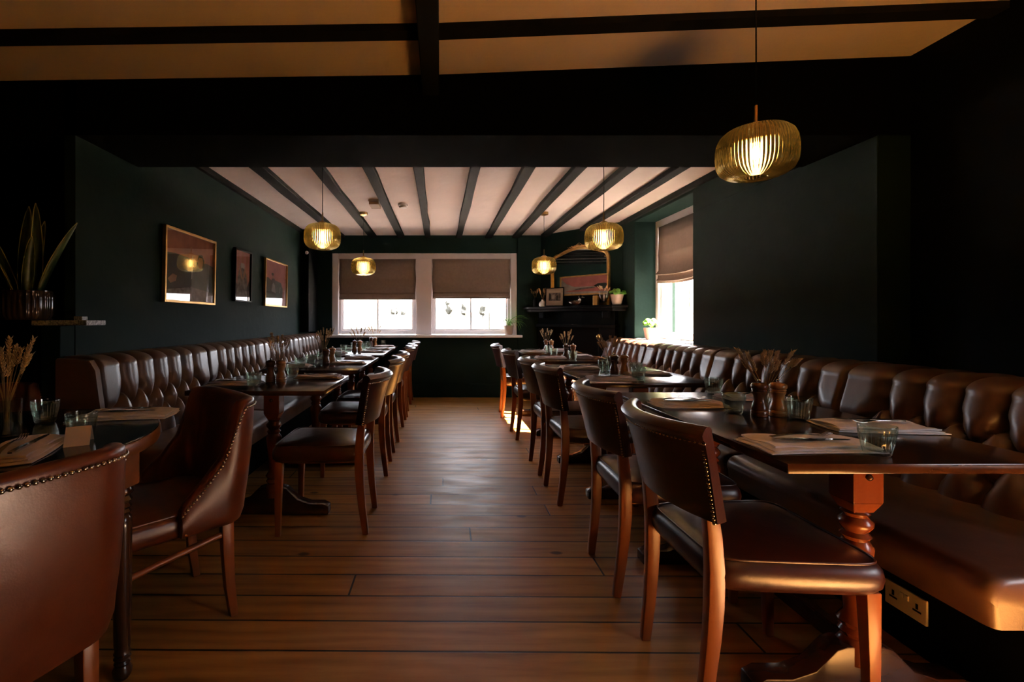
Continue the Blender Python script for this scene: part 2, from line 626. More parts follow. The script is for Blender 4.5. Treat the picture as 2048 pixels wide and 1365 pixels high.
def zn(x):  # height of the front room ceiling
    return 2.477 + (0.0144 * x if x < 0 else 0.0395 * x)


b = MB()
b.box(XLN - .3, XRN + .6, -3.2, YB + .1, -0.15, 0)
struct(b.build('floor', 'floor', smooth=0))

# rear ceiling
b = MB()
b.box(XL - .3, XR + .3, YH + .3, YB + .3, ZC, ZC + .2)
struct(b.build('ceiling_rear', 'plaster', smooth=0))
b = MB()
xs = [XLN - .2, 0, XRN + .2]
for i in range(2):
    a_, c_ = xs[i], xs[i + 1]
    b.hexa([(a_, -3.2, zn(a_)), (c_, -3.2, zn(c_)), (c_, YH + .05, zn(c_)), (a_, YH + .05, zn(a_))],
           [(a_, -3.2, 2.8), (c_, -3.2, 2.8), (c_, YH + .05, 2.8), (a_, YH + .05, 2.8)])
struct(b.build('ceiling_front', 'plaster', smooth=0))

# header between the rooms
b = MB()
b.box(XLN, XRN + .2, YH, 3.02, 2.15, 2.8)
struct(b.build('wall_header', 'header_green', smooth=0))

# left wall, return, front room walls
b = MB()
b.box(XL - .06, XL, YH, YB + .2, 0, 2.6)
struct(b.build('wall_left', 'green', smooth=0))
b = MB()
b.box(XLN, XL - .06, 3.0, 3.2, 0, 2.8)
b.box(XL - .36, XL - .06, 3.2, YB + .2, 0, 2.6)
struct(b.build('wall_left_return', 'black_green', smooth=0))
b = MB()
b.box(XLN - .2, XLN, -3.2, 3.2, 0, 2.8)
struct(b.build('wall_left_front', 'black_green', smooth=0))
b = MB()
WY0, WY1, WZ0, WZ1 = -.38, .76, .60, 1.33          # side window of the front room, beside the photographer
b.box(XRN, XRN + .2, -3.2, WY0, 0, 2.8)
b.box(XRN, XRN + .2, WY1, YH, 0, 2.8)
b.box(XRN, XRN + .2, WY0, WY1, 0, WZ0)
b.box(XRN, XRN + .2, WY0, WY1, WZ1, 2.8)
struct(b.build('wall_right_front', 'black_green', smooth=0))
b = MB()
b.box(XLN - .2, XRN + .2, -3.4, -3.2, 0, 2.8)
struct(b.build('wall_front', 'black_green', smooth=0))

# right wall with the deep window recess
RY0, RY1, RZ0, RZ1, XW = 4.33, 5.63, 0.925, 2.345, 2.62
b = MB()
b.box(XR, 2.85, YH, RY0, 0, 2.16)
b.box(XR, 2.85, 3.02, RY0, 2.16, 2.6)
b.box(XR, 2.85, RY1, YB + .2, 0, 2.6)
b.box(XR, 2.85, RY0, RY1, 0, RZ0)
b.box(XR, 2.85, RY0, RY1, RZ1, 2.6)
struct(b.build('wall_right', 'green', smooth=0, bevel=0.006))
# back wall with double window opening
BX0, BX1, BZ0, BZ1 = -1.625, 1.16, 0.925, 2.165
b = MB()
b.box(XL - .3, BX0, YB, YB + .25, 0, 2.6)
b.box(BX1, 2.85, YB, YB + .25, 0, 2.6)
b.box(BX0, BX1, YB, YB + .25, 0, BZ0)
b.box(BX0, BX1, YB, YB + .25, BZ1, 2.6)
struct(b.build('wall_back', 'green', smooth=0, bevel=0.006))
# chimney breast across the corner
CA, CB = Vector((1.51, 6.98)), Vector((2.354, 6.00))
b = MB()
b.prism([(1.51, 6.985), (2.36, 5.995), (2.36, 6.985)], 0, ZC)
struct(b.build('wall_chimney_breast', 'green', smooth=0))
b = MB()
b.box(XL, -1.835, 6.50, YB, 0.99, ZC)
struct(b.build('trim_1', 'black_green', smooth=0, bevel=0.004))
# cornices
b = MB()
b.prism([(XL, 3.02), (XL + .035, 3.02), (XL + .035, 6.5), (XL, 6.5)], ZC - .05, ZC)
struct(b.build('trim_2', 'beam', smooth=0))
b = MB()
b.box(XR - .03, XR, 3.02, 6.0, ZC - .055, ZC)
struct(b.build('trim_3', 'beam', smooth=0))
# skirting
b = MB()
b.box(-1.3, 1.35, YB - .025, YB, 0, .19)
b.box(-1.3, 1.35, YB - .018, YB, .19, .205)
struct(b.build('baseboard_back', 'green', smooth=0, bevel=0.003))

# beams: long beams of the rear ceiling
bxs = [(-1.485, .115), (-1.0, .10), (-0.585, .09), (-0.18, .08), (0.285, .085), (0.727, .09), (1.135, .10), (1.545, .10), (1.97, .10)]
rnd = random.Random(3)
n_trim = 4
for bx, bw in bxs:
    b = MB()
    yend = YB if bx < 1.45 else YB - (bx - 1.47) * 1.15
    rings = []
    for k in range(9):
        y = 3.02 + (yend - 3.02) * k / 8
        dx = rnd.uniform(-.006, .006)
        hw = bw / 2 + rnd.uniform(-.004, .004)
        rings.append([(bx - hw + dx, y, ZC), (bx - hw + dx, y, ZC - .045), (bx + hw + dx, y, ZC - .045), (bx + hw + dx, y, ZC)])
    b.loft(rings)
    struct(b.build('trim_%d' % n_trim, 'beam', smooth=0, bevel=0.004, segs=1))
    n_trim += 1
# cross beam and deep spine beam of the front ceiling
b = MB()
for x0, x1 in ((XLN, -.094), (-.005, XRN)):
    b.hexa([(x0, 2.065, zn(x0) - .032), (x1, 2.065, zn(x1) - .032), (x1, 2.14, zn(x1) - .032), (x0, 2.14, zn(x0) - .032)],
           [(x0, 2.065, zn(x0) + .01), (x1, 2.065, zn(x1) + .01), (x1, 2.14, zn(x1) + .01), (x0, 2.14, zn(x0) + .01)])
struct(b.build('trim_%d' % n_trim, 'beam', smooth=0))
n_trim += 1
b = MB()
b.box(-.094, -.005, -3.2, YH, 2.362, 2.49)
struct(b.build('trim_%d' % n_trim, 'beam', smooth=0, bevel=0.005))
n_trim += 1


# ------------------------------------------------------------------ windows
def sash_window(name, x0, x1, z0, z1, y, bars=True):
    """frame with a sash and one vertical glazing bar, in the plane y, seen from -y"""
    fr = MB()
    t = .045
    fr.box(x0, x0 + t, y, y + .07, z0, z1)
    fr.box(x1 - t, x1, y, y + .07, z0, z1)
    fr.box(x0 + t, x1 - t, y, y + .07, z0, z0 + .055)
    fr.box(x0 + t, x1 - t, y, y + .07, z1 - .05, z1)
    w = fr.build(name, 'white', smooth=0, bevel=0.004, segs=1)
    struct(w)
    s = MB()
    s.box(x0 + t, x0 + t + .02, y + .03, y + .06, z0 + .055, z1 - .05)
    s.box(x1 - t - .02, x1 - t, y + .03, y + .06, z0 + .055, z1 - .05)
    s.box(x0 + t + .02, x1 - t - .02, y + .03, y + .06, z0 + .055, z0 + .075)
    s.build('sash', 'white', w, smooth=0)
    g = MB()
    xm = (x0 + x1) / 2
    g.box(xm - .011, xm + .011, y + .03, y + .055, z0 + .075, z1 - .05)
    g.build('glazing_bar', 'white', w, smooth=0)
    p = MB()
    p.box(x0 + t + .015, x1 - t - .015, y + .043, y + .047, z0 + .07, z1 - .045)
    p.build('pane', 'pane', w, smooth=0)
    return w


def wx(px):
    return (px - 880) / 133.24


YW = YB + .045
w1 = sash_window('window_1', wx(676), wx(832), BZ0 + .02, BZ1 - .085, YB + .06)
w2 = sash_window('window_2', wx(863), wx(1022), BZ0 + .02, BZ1 - .085, YB + .06)
# architrave: outer trim, central post
b = MB()
b.box(BX0, wx(676), YB + .02, YB + .13, BZ0, BZ1)
b.box(wx(1022), BX1, YB + .02, YB + .13, BZ0, BZ1)
b.box(wx(676), wx(1022), YB + .02, YB + .13, BZ1 - .085, BZ1)
b.box(wx(832), wx(863), YB + .0, YB + .13, BZ0, BZ1 - .085)
struct(b.build('trim_%d' % n_trim, 'white', smooth=0, bevel=0.004, segs=1))
n_trim += 1
b = MB()
b.box(BX0 - .05, BX1 + .06, YB - .11, YB + .13, BZ0 - .028, BZ0 + .012)
struct(b.build('trim_%d' % n_trim, 'white', smooth=0, bevel=0.008))
n_trim += 1
# side window (plane x = XW)
w3 = sash_window('window_3', -.60, .60, RZ0 + .015, RZ1 - .08, 0)
w3.location = (XW + .02, (RY0 + RY1) / 2, 0)
w3.rotation_euler = (0, 0, -PI / 2)
w4 = sash_window('window_4', -.55, .55, WZ0, WZ1, 0)
w4.location = (XRN + .12, (WY0 + WY1) / 2, 0)
w4.rotation_euler = (0, 0, -PI / 2)
b = MB()
b.box(XW - .01, XW + .16, RY0 - .01, RY0 + .06, RZ0, RZ1)
b.box(XW - .01, XW + .16, RY1 - .06, RY1 + .01, RZ0, RZ1)
b.box(XW - .01, XW + .16, RY0 + .06, RY1 - .06, RZ1 - .085, RZ1)
struct(b.build('trim_%d' % n_trim, 'white', smooth=0, bevel=0.004, segs=1))
n_trim += 1
b = MB()
b.box(XR, XW + .1, RY0 + .002, RY1 - .002, RZ0 - .01, RZ0 + .012)
struct(b.build('trim_%d' % n_trim, 'white', smooth=0, bevel=0.004))
n_trim += 1


# roman blinds
def blind(x0, x1, z0, z1, y, seed, sag=0.0):
    """hangs in the plane y from z1 to z0, folded at its foot"""
    r = random.Random(seed)
    prof = [(0.0, z1), (.001, z1 - .12), (.004, (z0 + z1) / 2 + .02), (.007, (z0 + z1) / 2), (.003, (z0 + z1) / 2 - .02),
            (.006, z0 + .14), (.030, z0 + .112), (.034, z0 + .100), (.020, z0 + .097), (.010, z0 + .09),
            (.014, z0 + .055), (.030, z0 + .034), (.033, z0 + .026), (.018, z0 + .024), (.016, z0 + .012), (.017, z0)]
    n = 24
    rings = []
    for i in range(n + 1):
        u = i / n
        x = x0 + (x1 - x0) * u
        ring = []
        for k, (dy, z) in enumerate(prof):
            t = (z1 - z) / (z1 - z0)
            inset = 0.006 * math.sin(t * 9) * (1 if u < .5 else -1) if i in (0, n) else 0
            wob = .004 * math.sin(u * 9 + k * .7 + seed) * t
            zz = z - sag * math.sin(PI * u) * t
            ring.append((x + inset, y - dy - wob, zz))
        rings.append(ring)
    b = MB()
    b.loft(rings, closed=False, cap=False)
    o = b.build('blind_fabric', 'blind', smooth=60)
    s = o.modifiers.new('thickness', 'SOLIDIFY')
    s.thickness = .003
    return o


def blind_thing(label, x0, x1, z0, z1, y, seed, sag=0, loc=None, rz=0):
    t = thing('roman_blind', label, 'blind', (0, 0, 0))
    f = blind(x0, x1, z0, z1, y, seed, sag)
    f.parent = t
    h = MB()
    h.box(x0, x1, y + .002, y + .03, z1 - .02, z1 + .01)
    h.build('head_rail', 'white', t, smooth=0)
    if loc:
        t.location = loc
        t.rotation_euler = (0, 0, rz)
    return t


def zback(py):
    return HC + (641 - py) / 133.24


blind_thing('taupe roman blind drawn halfway over the left pane of the back window', wx(677.5), wx(831), zback(599.5), zback(517), YB + .05, 1)
blind_thing('taupe roman blind drawn halfway over the right pane of the back window', wx(864.5), wx(1021), zback(597.5), zback(517), YB + .05, 5)
blind_thing('sagging taupe roman blind on the side window above the right banquette', -.565, .565, 1.60, RZ1 - .085, -.035, 9, .035,
            (XW + .02, (RY0 + RY1) / 2, 0), -PI / 2)

# ------------------------------------------------------------------ outdoors
b = MB()
n = 40
vs, fs = [], []
for j in range(n + 1):
    for i in range(n + 1):
        x = -160 + 320 * i / n
        y = 7.6 + (j / n) ** 2 * 330
        hill = 17 * math.exp(-((x + 60) / 60) ** 2) * min(1, max(0, (y - 60) / 160)) + 7 * math.exp(-((x - 90) / 70) ** 2) * min(1, max(0, (y - 80) / 160))
        vs.append((x, y, -.4 + hill + .25 * math.sin(x * .1 + y * .07)))
for j in range(n):
    for i in range(n):
        a = j * (n + 1) + i
        fs.append((a, a + 1, a + n + 2, a + n + 1))
b.add(vs, fs)
b.add([(3.2, -60, -.4), (160, -60, -.4), (160, 7.6, -.4), (3.2, 7.6, -.4)], [(0, 1, 2, 3)])
go = b.build('meadow', 'grass', smooth=60)
go['kind'] = 'structure'
b = MB()  # unseen pale ground, added to bounce sunlight up onto the ceilings
b.box(2.9, 9.0, 2.6, 7.5, -.40, -.12)
b.box(2.9, 6.0, -3.0, 2.6, -.40, -.14)
b.box(-12, 9.0, 7.5, 27.0, -.40, -.20)
struct(b.build('floor_bounce_paving', 'bounce_paving', smooth=0))


def blob(b, c, r, rn, n=10):
    rings = []
    for k in range(n + 1):
        ph = PI * k / n
        ring = []
        for i in range(12):
            a = 2 * PI * i / 12
            q = 1 + rn.uniform(-.16, .16)
            ring.append((c[0] + r[0] * q * math.sin(ph) * math.cos(a) + .001 * math.cos(a), c[1] + r[1] * q * math.sin(ph) * math.sin(a), c[2] - r[2] * q * math.cos(ph)))
        rings.append(ring)
    b.loft(rings)


rn = random.Random(8)
b = MB()  # out of view, added to keep low sky light out of the front room
for k in range(9):
    blob(b, (4.7, -2.2 + k * .5, .35), (.45, .5, .92 + rn.uniform(-.05, .05)), rn, 8)
tag(b.build('hedge', 'hedge', smooth=60), 'unseen dark hedge added outside the front side window to block low sky', 'hedge')
b = MB()
for k in range(44):
    x = -30 + k * 1.45
    blob(b, (x, 30 + .4 * math.sin(k), .10 + rn.uniform(-.05, .08)), (1.0, .6, .32 + rn.uniform(0, .12)), rn, 6)
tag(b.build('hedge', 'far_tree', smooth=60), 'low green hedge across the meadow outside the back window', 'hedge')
tl = ['far pale tree right of centre through the left back window', 'far pale tree at the right edge of the left back window',
      'far pale tree at the left of the right back window', 'wider far pale tree in the middle of the right back window',
      'far pale tree at the right of the right back window']
for k, (px, hh) in enumerate(((790, 3.6), (812, 3.2), (900, 5.5), (930, 5.0), (965, 4.2))):
    x = (px - 880) / F * 110
    t = thing('tree', tl[k], 'tree', (x, 110, -.4 + 1.0), 0, 'trees beyond the meadow')
    tb = MB()
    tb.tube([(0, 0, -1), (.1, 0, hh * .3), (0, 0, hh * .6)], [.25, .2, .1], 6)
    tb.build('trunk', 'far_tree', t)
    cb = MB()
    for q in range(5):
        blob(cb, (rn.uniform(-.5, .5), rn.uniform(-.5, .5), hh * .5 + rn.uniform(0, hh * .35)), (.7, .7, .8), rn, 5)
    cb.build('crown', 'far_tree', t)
b = MB()
b.tube([(0, 0, 0), (0, 0, 6.5)], .09, 6)
b.box(-.9, .9, -.06, .06, 5.9, 6.05)
tag(b.build('utility_pole', 'hedge'), 'thin utility pole in the field seen through the right back window', 'pole').location = ((979 - 880) / F * 70, 70, -.4)


# ------------------------------------------------------------------ banquettes
def tuft_section(L, out_bot, out_top, ztop, name):
    """backrest section: s along the bench, profile from the seat up and over to the wall; wall at o=0"""
    ns = 140
    prof = []
    zb = .44
    zr = ztop - .065
    n1 = 62
    for k in range(n1 + 1):
        t = k / n1
        prof.append((out_bot + (out_top - out_bot) * t, zb + (zr - zb) * t))
    R = .065
    ox = out_top - R
    for k in range(1, 11):
        a = PI / 2 * k / 10
        prof.append((ox + R * math.cos(a), zr + R * math.sin(a)))
    n3 = 8
    for k in range(1, n3 + 1):
        prof.append((ox * (1 - k / n3), ztop - .004 * k / n3))
    prof = np.array(prof)
    seg = np.linalg.norm(np.diff(prof, axis=0), axis=1)
    arc = np.concatenate([[0], np.cumsum(seg)])
    tang = np.gradient(prof, axis=0)
    tang /= np.linalg.norm(tang, axis=1)[:, None]
    nor = np.stack([tang[:, 1], -tang[:, 0]], axis=1)
    h = zb + arc                      # developed height
    s = np.linspace(0, L, ns + 1)
    S, H = np.meshgrid(s, h, indexing='ij')
    r1, r2, r3 = .785, .675, .560
    cols = [.185 + .15 * i for i in range(6)]
    mids = [.110] + [.26 + .15 * i for i in range(5)] + [1.010]
    segs = []
    top = h[-1] + .02
    for c in cols:
        segs.append((c, r1, c, top))
        segs.append((c, r3, c, .40))
    for m in mids:
        for c in cols:
            if abs(c - m) < .09:
                segs.append((c, r1, m, r2))
                segs.append((m, r2, c, r3))
    segs.append((mids[0], r2, -.02, r2))
    segs.append((mids[-1], r2, L + .02, r2))
    d = np.full(S.shape, 9.0)
    for x0, y0, x1, y1 in segs:
        dx, dy = x1 - x0, y1 - y0
        t = np.clip(((S - x0) * dx + (H - y0) * dy) / (dx * dx + dy * dy), 0, 1)
        d = np.minimum(d, np.hypot(S - x0 - t * dx, H - y0 - t * dy))
    bt = np.full(S.shape, 9.0)
    for row, cs in ((r1, cols), (r2, mids), (r3, cols)):
        for c in cs:
            bt = np.minimum(bt, np.hypot(S - c, H - row))
    q = np.clip(d / .072, 0, 1)
    A = .055
    fade = 1 - .72 * np.clip((H - (zb + arc[n1])) / .12, 0, 1)      # the pleats flatten over the roll
    hh = A * (np.sqrt(q * (2 - q)) - 1) * fade + A
    hh = hh - .040 * np.exp(-(bt / .026) ** 2)
    e = np.clip(np.minimum(S, L - S) / .028, 0, 1)
    hh = hh * np.sqrt(e * (2 - e)) - .022 * (1 - np.sqrt(e * (2 - e)))
    o = prof[:, 0][None, :] - A + hh * nor[:, 0][None, :]
    z = prof[:, 1][None, :] - A * (nor[:, 1][None, :]) + hh * nor[:, 1][None, :]
    o = np.maximum(o, 0.0)
    verts = np.stack([o, S, z], axis=-1).reshape(-1, 3)
    m = len(prof)
    fs = []
    for i in range(ns):
        for k in range(m - 1):
            a = i * m + k
            fs.append((a, a + 1, a + m + 1, a + m))
    # close the ends
    b = MB()
    vl = [tuple(v) for v in verts]
    nb = len(vl)
    vl += [(0, 0, zb), (0, L, zb)]
    for k in range(m - 1):
        fs.append((nb, k + 1, k))
        fs.append((nb + 1, ns * m + k, ns * m + k + 1))
    fs.append((nb, nb + 1, ns * m, 0))
    b.add(vl, fs)
    return b


def seat_block(x0, x1, L, z0, z1, R=.05):
    """upholstered bench seat: front edge rounded; x1 is the front"""
    b = MB()
    prof = [(x0, z0), (x1 - .012, z0)]
    for k in range(9):
        a = -PI / 2 * .3 + (PI / 2 * 1.3) * k / 8
        prof.append((x1 - R + R * math.cos(a), z1 - R + R * math.sin(a)))
    prof += [(x1 - R - .1, z1 + .008), ((x0 + x1) / 2, z1 + .012), (x0, z1)]
    ys = [0, .006, .018, .04, L / 2, L - .04, L - .018, L - .006, L]
    ins = [.020, .008, .002, 0, 0, 0, .002, .008, .020]
    rings = []
    cx, cz = (x0 + x1) / 2, (z0 + z1) / 2
    for y, q in zip(ys, ins):
        rings.append([(x - q * (1 if x > cx else 0), y, z - q * (1 if z > cz else 0)) for x, z in prof])
    b.loft(rings)
    return b


def banquette(side, label, wall_x, y0, n, L, out_bot, out_top, ztop, seat_front, kick, zs=.47):
    t = thing('banquette', label, 'banquette', (wall_x, y0, 0))
    sgn = 1 if side == 'left' else -1
    proto = None
    for i in range(n):
        if proto is None:
            b = tuft_section(L, out_bot, out_top, ztop, 'backrest')
            b.v = [(x * sgn, y, z) for x, y, z in b.v]
            proto = b.build('backrest', 'leather', t, smooth=70)
            o = proto
        else:
            o = proto.copy()
            COL.objects.link(o)
        o.location = (0, i * L, 0)
        o.parent = t
    sp = None
    for i in range(n):
        if sp is None:
            b = seat_block(out_bot - .05, abs(seat_front - wall_x), L - .004, .33, zs)
            b.v = [(x * sgn, y, z) for x, y, z in b.v]
            sp = b.build('seat_cushion', 'leather', t, smooth=50)
            o = sp
        else:
            o = sp.copy()
            COL.objects.link(o)
            o.parent = t
        o.location = (0, i * L, 0)
    b = MB()
    k = abs(kick - wall_x)
    b.box(min(.01 * sgn, k * sgn), max(.01 * sgn, k * sgn), .03, n * L - .03, 0, .332)
    b.build('base', 'black_green', t, smooth=0, bevel=.003)
    return t


bl = banquette('left', 'long brown buttoned leather banquette along the left wall', XL + .004, 2.40, 4, 1.12, .265, .205, .97, -1.23, -1.42)
br_ = banquette('right', 'long brown buttoned leather banquette along the right wall under the side window', XR - .004, 1.235, 4, 1.155, .40, .275, .935, 1.46, 1.65)
# near end panel of the left bench
b = MB()
pr = [(0, .33), (.262, .33), (.262, .45), (.20, .90), (.17, .95), (0, .962)]
rings = []
for y, q in ((-.035, .012), (-.028, .003), (.0, 0)):
    rings.append([(max(0, x - q), y, z - q) for x, z in pr])
b.loft(rings)
b.build('end_panel', 'leather', bl, smooth=40)
b = MB()
pr = [(.0, .33), (.40, .33), (.40, .45), (.275, .87), (.25, .92), (0, .93)]
rings = []
for y, q in ((-.035, .012), (-.028, .003), (.0, 0)):
    rings.append([(-max(0, x - q), y, z - q) for x, z in pr])
b.loft(rings)
b.build('end_panel', 'leather', br_, smooth=40)


# ------------------------------------------------------------------ dining chair
def cushion(b, cx, hw_f, hw_r, dx, z0, z1, p=5.0, n=48, bulge=.012, crown=.014):
    """upholstered seat, superellipse plan; front at +x"""
    def ring(k, z):
        out = []
        for i in range(n):
            a = 2 * PI * i / n
            c, s = math.cos(a), math.sin(a)
            ex = math.copysign(abs(c) ** (2 / p), c)
            ey = math.copysign(abs(s) ** (2 / p), s)
            hw = hw_f + (hw_r - hw_f) * (1 - ex) / 2
            out.append((cx + (dx + k) * ex, (hw + k) * ey, z))
        return out
    H = z1 - z0
    rings = [ring(-.03, z0), ring(-.006, z0 + .004), ring(bulge * .7, z0 + H * .25), ring(bulge, z0 + H * .5), ring(bulge * .7, z0 + H * .75),
             ring(-.002, z1 - .006), ring(-.014, z1), ring(-.06, z1 + crown * .5), ring(-.13, z1 + crown)]
    rings.append([(cx, 0, z1 + crown * 1.05)] * n)
    b.loft(rings, cap=False)
    b.add([p for p in rings[0]], [tuple(range(n))])
    return ring(-.004, z1 - .001)


def stud(b, p, nrm, r=.006):
    """low domed nail head"""
    nrm = Vector(nrm).normalized()
    up = Vector((0, 0, 1)) if abs(nrm.z) < .9 else Vector((1, 0, 0))
    a = nrm.cross(up).normalized()
    c = nrm.cross(a)
    p = Vector(p)
    rings = []
    for k, (rr, h) in enumerate(((1, -.1), (.95, .3), (.6, .62))):
        rings.append([tuple(p + (a * math.cos(2 * PI * i / 7) + c * math.sin(2 * PI * i / 7)) * r * rr + nrm * r * h) for i in range(7)])
    vs = [q for rg in rings for q in rg] + [tuple(p + nrm * r * .75)]
    fs = []
    for k in range(2):
        for i in range(7):
            j = (i + 1) % 7
            fs.append((k * 7 + i, k * 7 + j, (k + 1) * 7 + j, (k + 1) * 7 + i))
    for i in range(7):
        fs.append((14 + i, 14 + (i + 1) % 7, 21))
    b.add(vs, fs)


ZT_CH = .845


def back_pt(v, t, off):
    """v across -1..1, t up 0..1; off = distance behind the front face"""
    y = .225 * v
    z = .600 + (ZT_CH - .600) * t
    sag = .058 + .022 * t                      # how far the middle bulges back
    x = -.203 - .040 * t - sag * (1 - v * v)
    # rear-facing normal in plan
    dxdy = 2 * sag * v / .225
    nx, ny = -1 / math.hypot(1, dxdy), dxdy / math.hypot(1, dxdy)
    return Vector((x + nx * off, y + ny * off, z)), Vector((nx, ny, 0))


def make_chair():
    t = thing('dining_chair', 'chair', 'chair')
    s = MB()
    pipe = cushion(s, .010, .236, .205, .232, .392, .484, p=8, crown=.016)
    so = s.build('seat', 'leather_red', t, smooth=60)
    p = MB()
    pts = [Vector(q) for q in pipe]
    p.tube(pts + [pts[0], pts[1]], .0035, 6)
    p.build('piping', 'leather_red', so, smooth=60)
    fr = MB()
    fr.prism([(-.19, -.160), (.17, -.185), (.17, .185), (-.19, .160)], .378, .400)
    fr.build('seat_frame', 'chair_wood', t, smooth=0, bevel=.004)
    # backrest shell
    nb, nt_ = 26, 14
    rings = []
    for i in range(nb + 1):
        v = -1 + 2 * i / nb
        ring = []
        for k in range(nt_ + 1):                       # front face going up
            tt = k / nt_
            q, _ = back_pt(v, tt, 0)
            q.x += .012 * math.sin(PI * tt) * (1 - v ** 6)
            ring.append(tuple(q))
        for k in range(1, 8):                         # rolled crest
            a = PI * k / 8
            q0, nn = back_pt(v, 1, 0)
            off = .024 - .030 * math.cos(a) + .004
            q = q0 + nn * off
            q.z += .020 * math.sin(a) - .010 * max(0, -math.cos(a))
            ring.append(tuple(q))
        for k in range(nt_, -1, -1):                  # rear face going down
            tt = k / nt_
            q, nn = back_pt(v, tt, .040 + .010 * tt ** 4)
            if k == nt_:
                q.z -= .014
            ring.append(tuple(q))
        rings.append(ring)
    bb = MB()
    bb.loft(rings)
    bo = bb.build('backrest', 'leather_red', t, smooth=55, bevel=0)
    nl = MB()
    m = 40
    for i in range(m + 1):
        v = -1 + 2 * (i + .0) / m
        q, nn = back_pt(max(-.985, min(.985, v)), .90, .044)
        stud(nl, q, nn, .0055)
    for sg in (-1, 1):
        for k in range(20):
            q, nn = back_pt(sg * .965, k / 22.0, .041)
            stud(nl, q, nn, .0055)
    nl.build('nailhead_trim', 'nail', bo, smooth=60)
    # legs
    for sg in (-1, 1):
        l = MB()
        zs = [0, .06, .15, .25, .35, .45, .55, .66, .80]
        xs_ = [-.250, -.243, -.232, -.223, -.218, -.218, -.226, -.240, -.262]
        ys_ = [sg * .178, sg * .180, sg * .183, sg * .187, sg * .190, sg * .193, sg * .197, sg * .200, sg * .203]
        wd = [.026, .028, .030, .032, .034, .034, .032, .028, .02]
        dp = [.032, .035, .038, .042, .046, .046, .042, .034, .022]
        l.sweep_rect(list(zip(xs_, ys_, zs)), wd, dp)
        l.build('leg', 'chair_wood', t, smooth=40, bevel=.004)
        l = MB()
        l.sweep_rect([(.214, sg * .204, 0), (.211, sg * .206, .2), (.205, sg * .205, .402)], [.026, .032, .040], [.028, .034, .042])
        l.build('leg', 'chair_wood', t, smooth=40, bevel=.004)
    return t


ch = Pool(make_chair())
ord_ = ['nearest', 'second', 'third', 'fourth', 'fifth', 'farthest']
for i, D in enumerate([1.505, 2.115, 3.08, 3.64, 4.66, 5.66]):
    ch.place((.992, D, 0), math.radians([0, -1.5, 1, 0, 0, -4][i]), 'studded dark leather dining chair, %s from the camera in the right-hand row' % ord_[i], 'dining chairs')
for i, D in enumerate([2.69, 3.62, 4.24, 5.20, 5.71, 6.55]):
    ch.place((-.652, D, 0), PI + math.radians([0, 1, -1, 0, 2, 0][i]), 'studded dark leather dining chair, %s from the camera in the left-hand row' % ord_[i], 'dining chairs')


# ------------------------------------------------------------------ armchair
def wing_top(x):
    pts = [(-.30, .850), (-.262, .845), (-.225, .72), (-.198, .645), (-.13, .565), (-.067, .505), (-.04, .46), (.1, .46)]
    if x <= pts[0][0]:
        return pts[0][1]
    for (a, za), (c, zc) in zip(pts, pts[1:]):
        if x <= c:
            return za + (zc - za) * (x - a) / (c - a)
    return .46


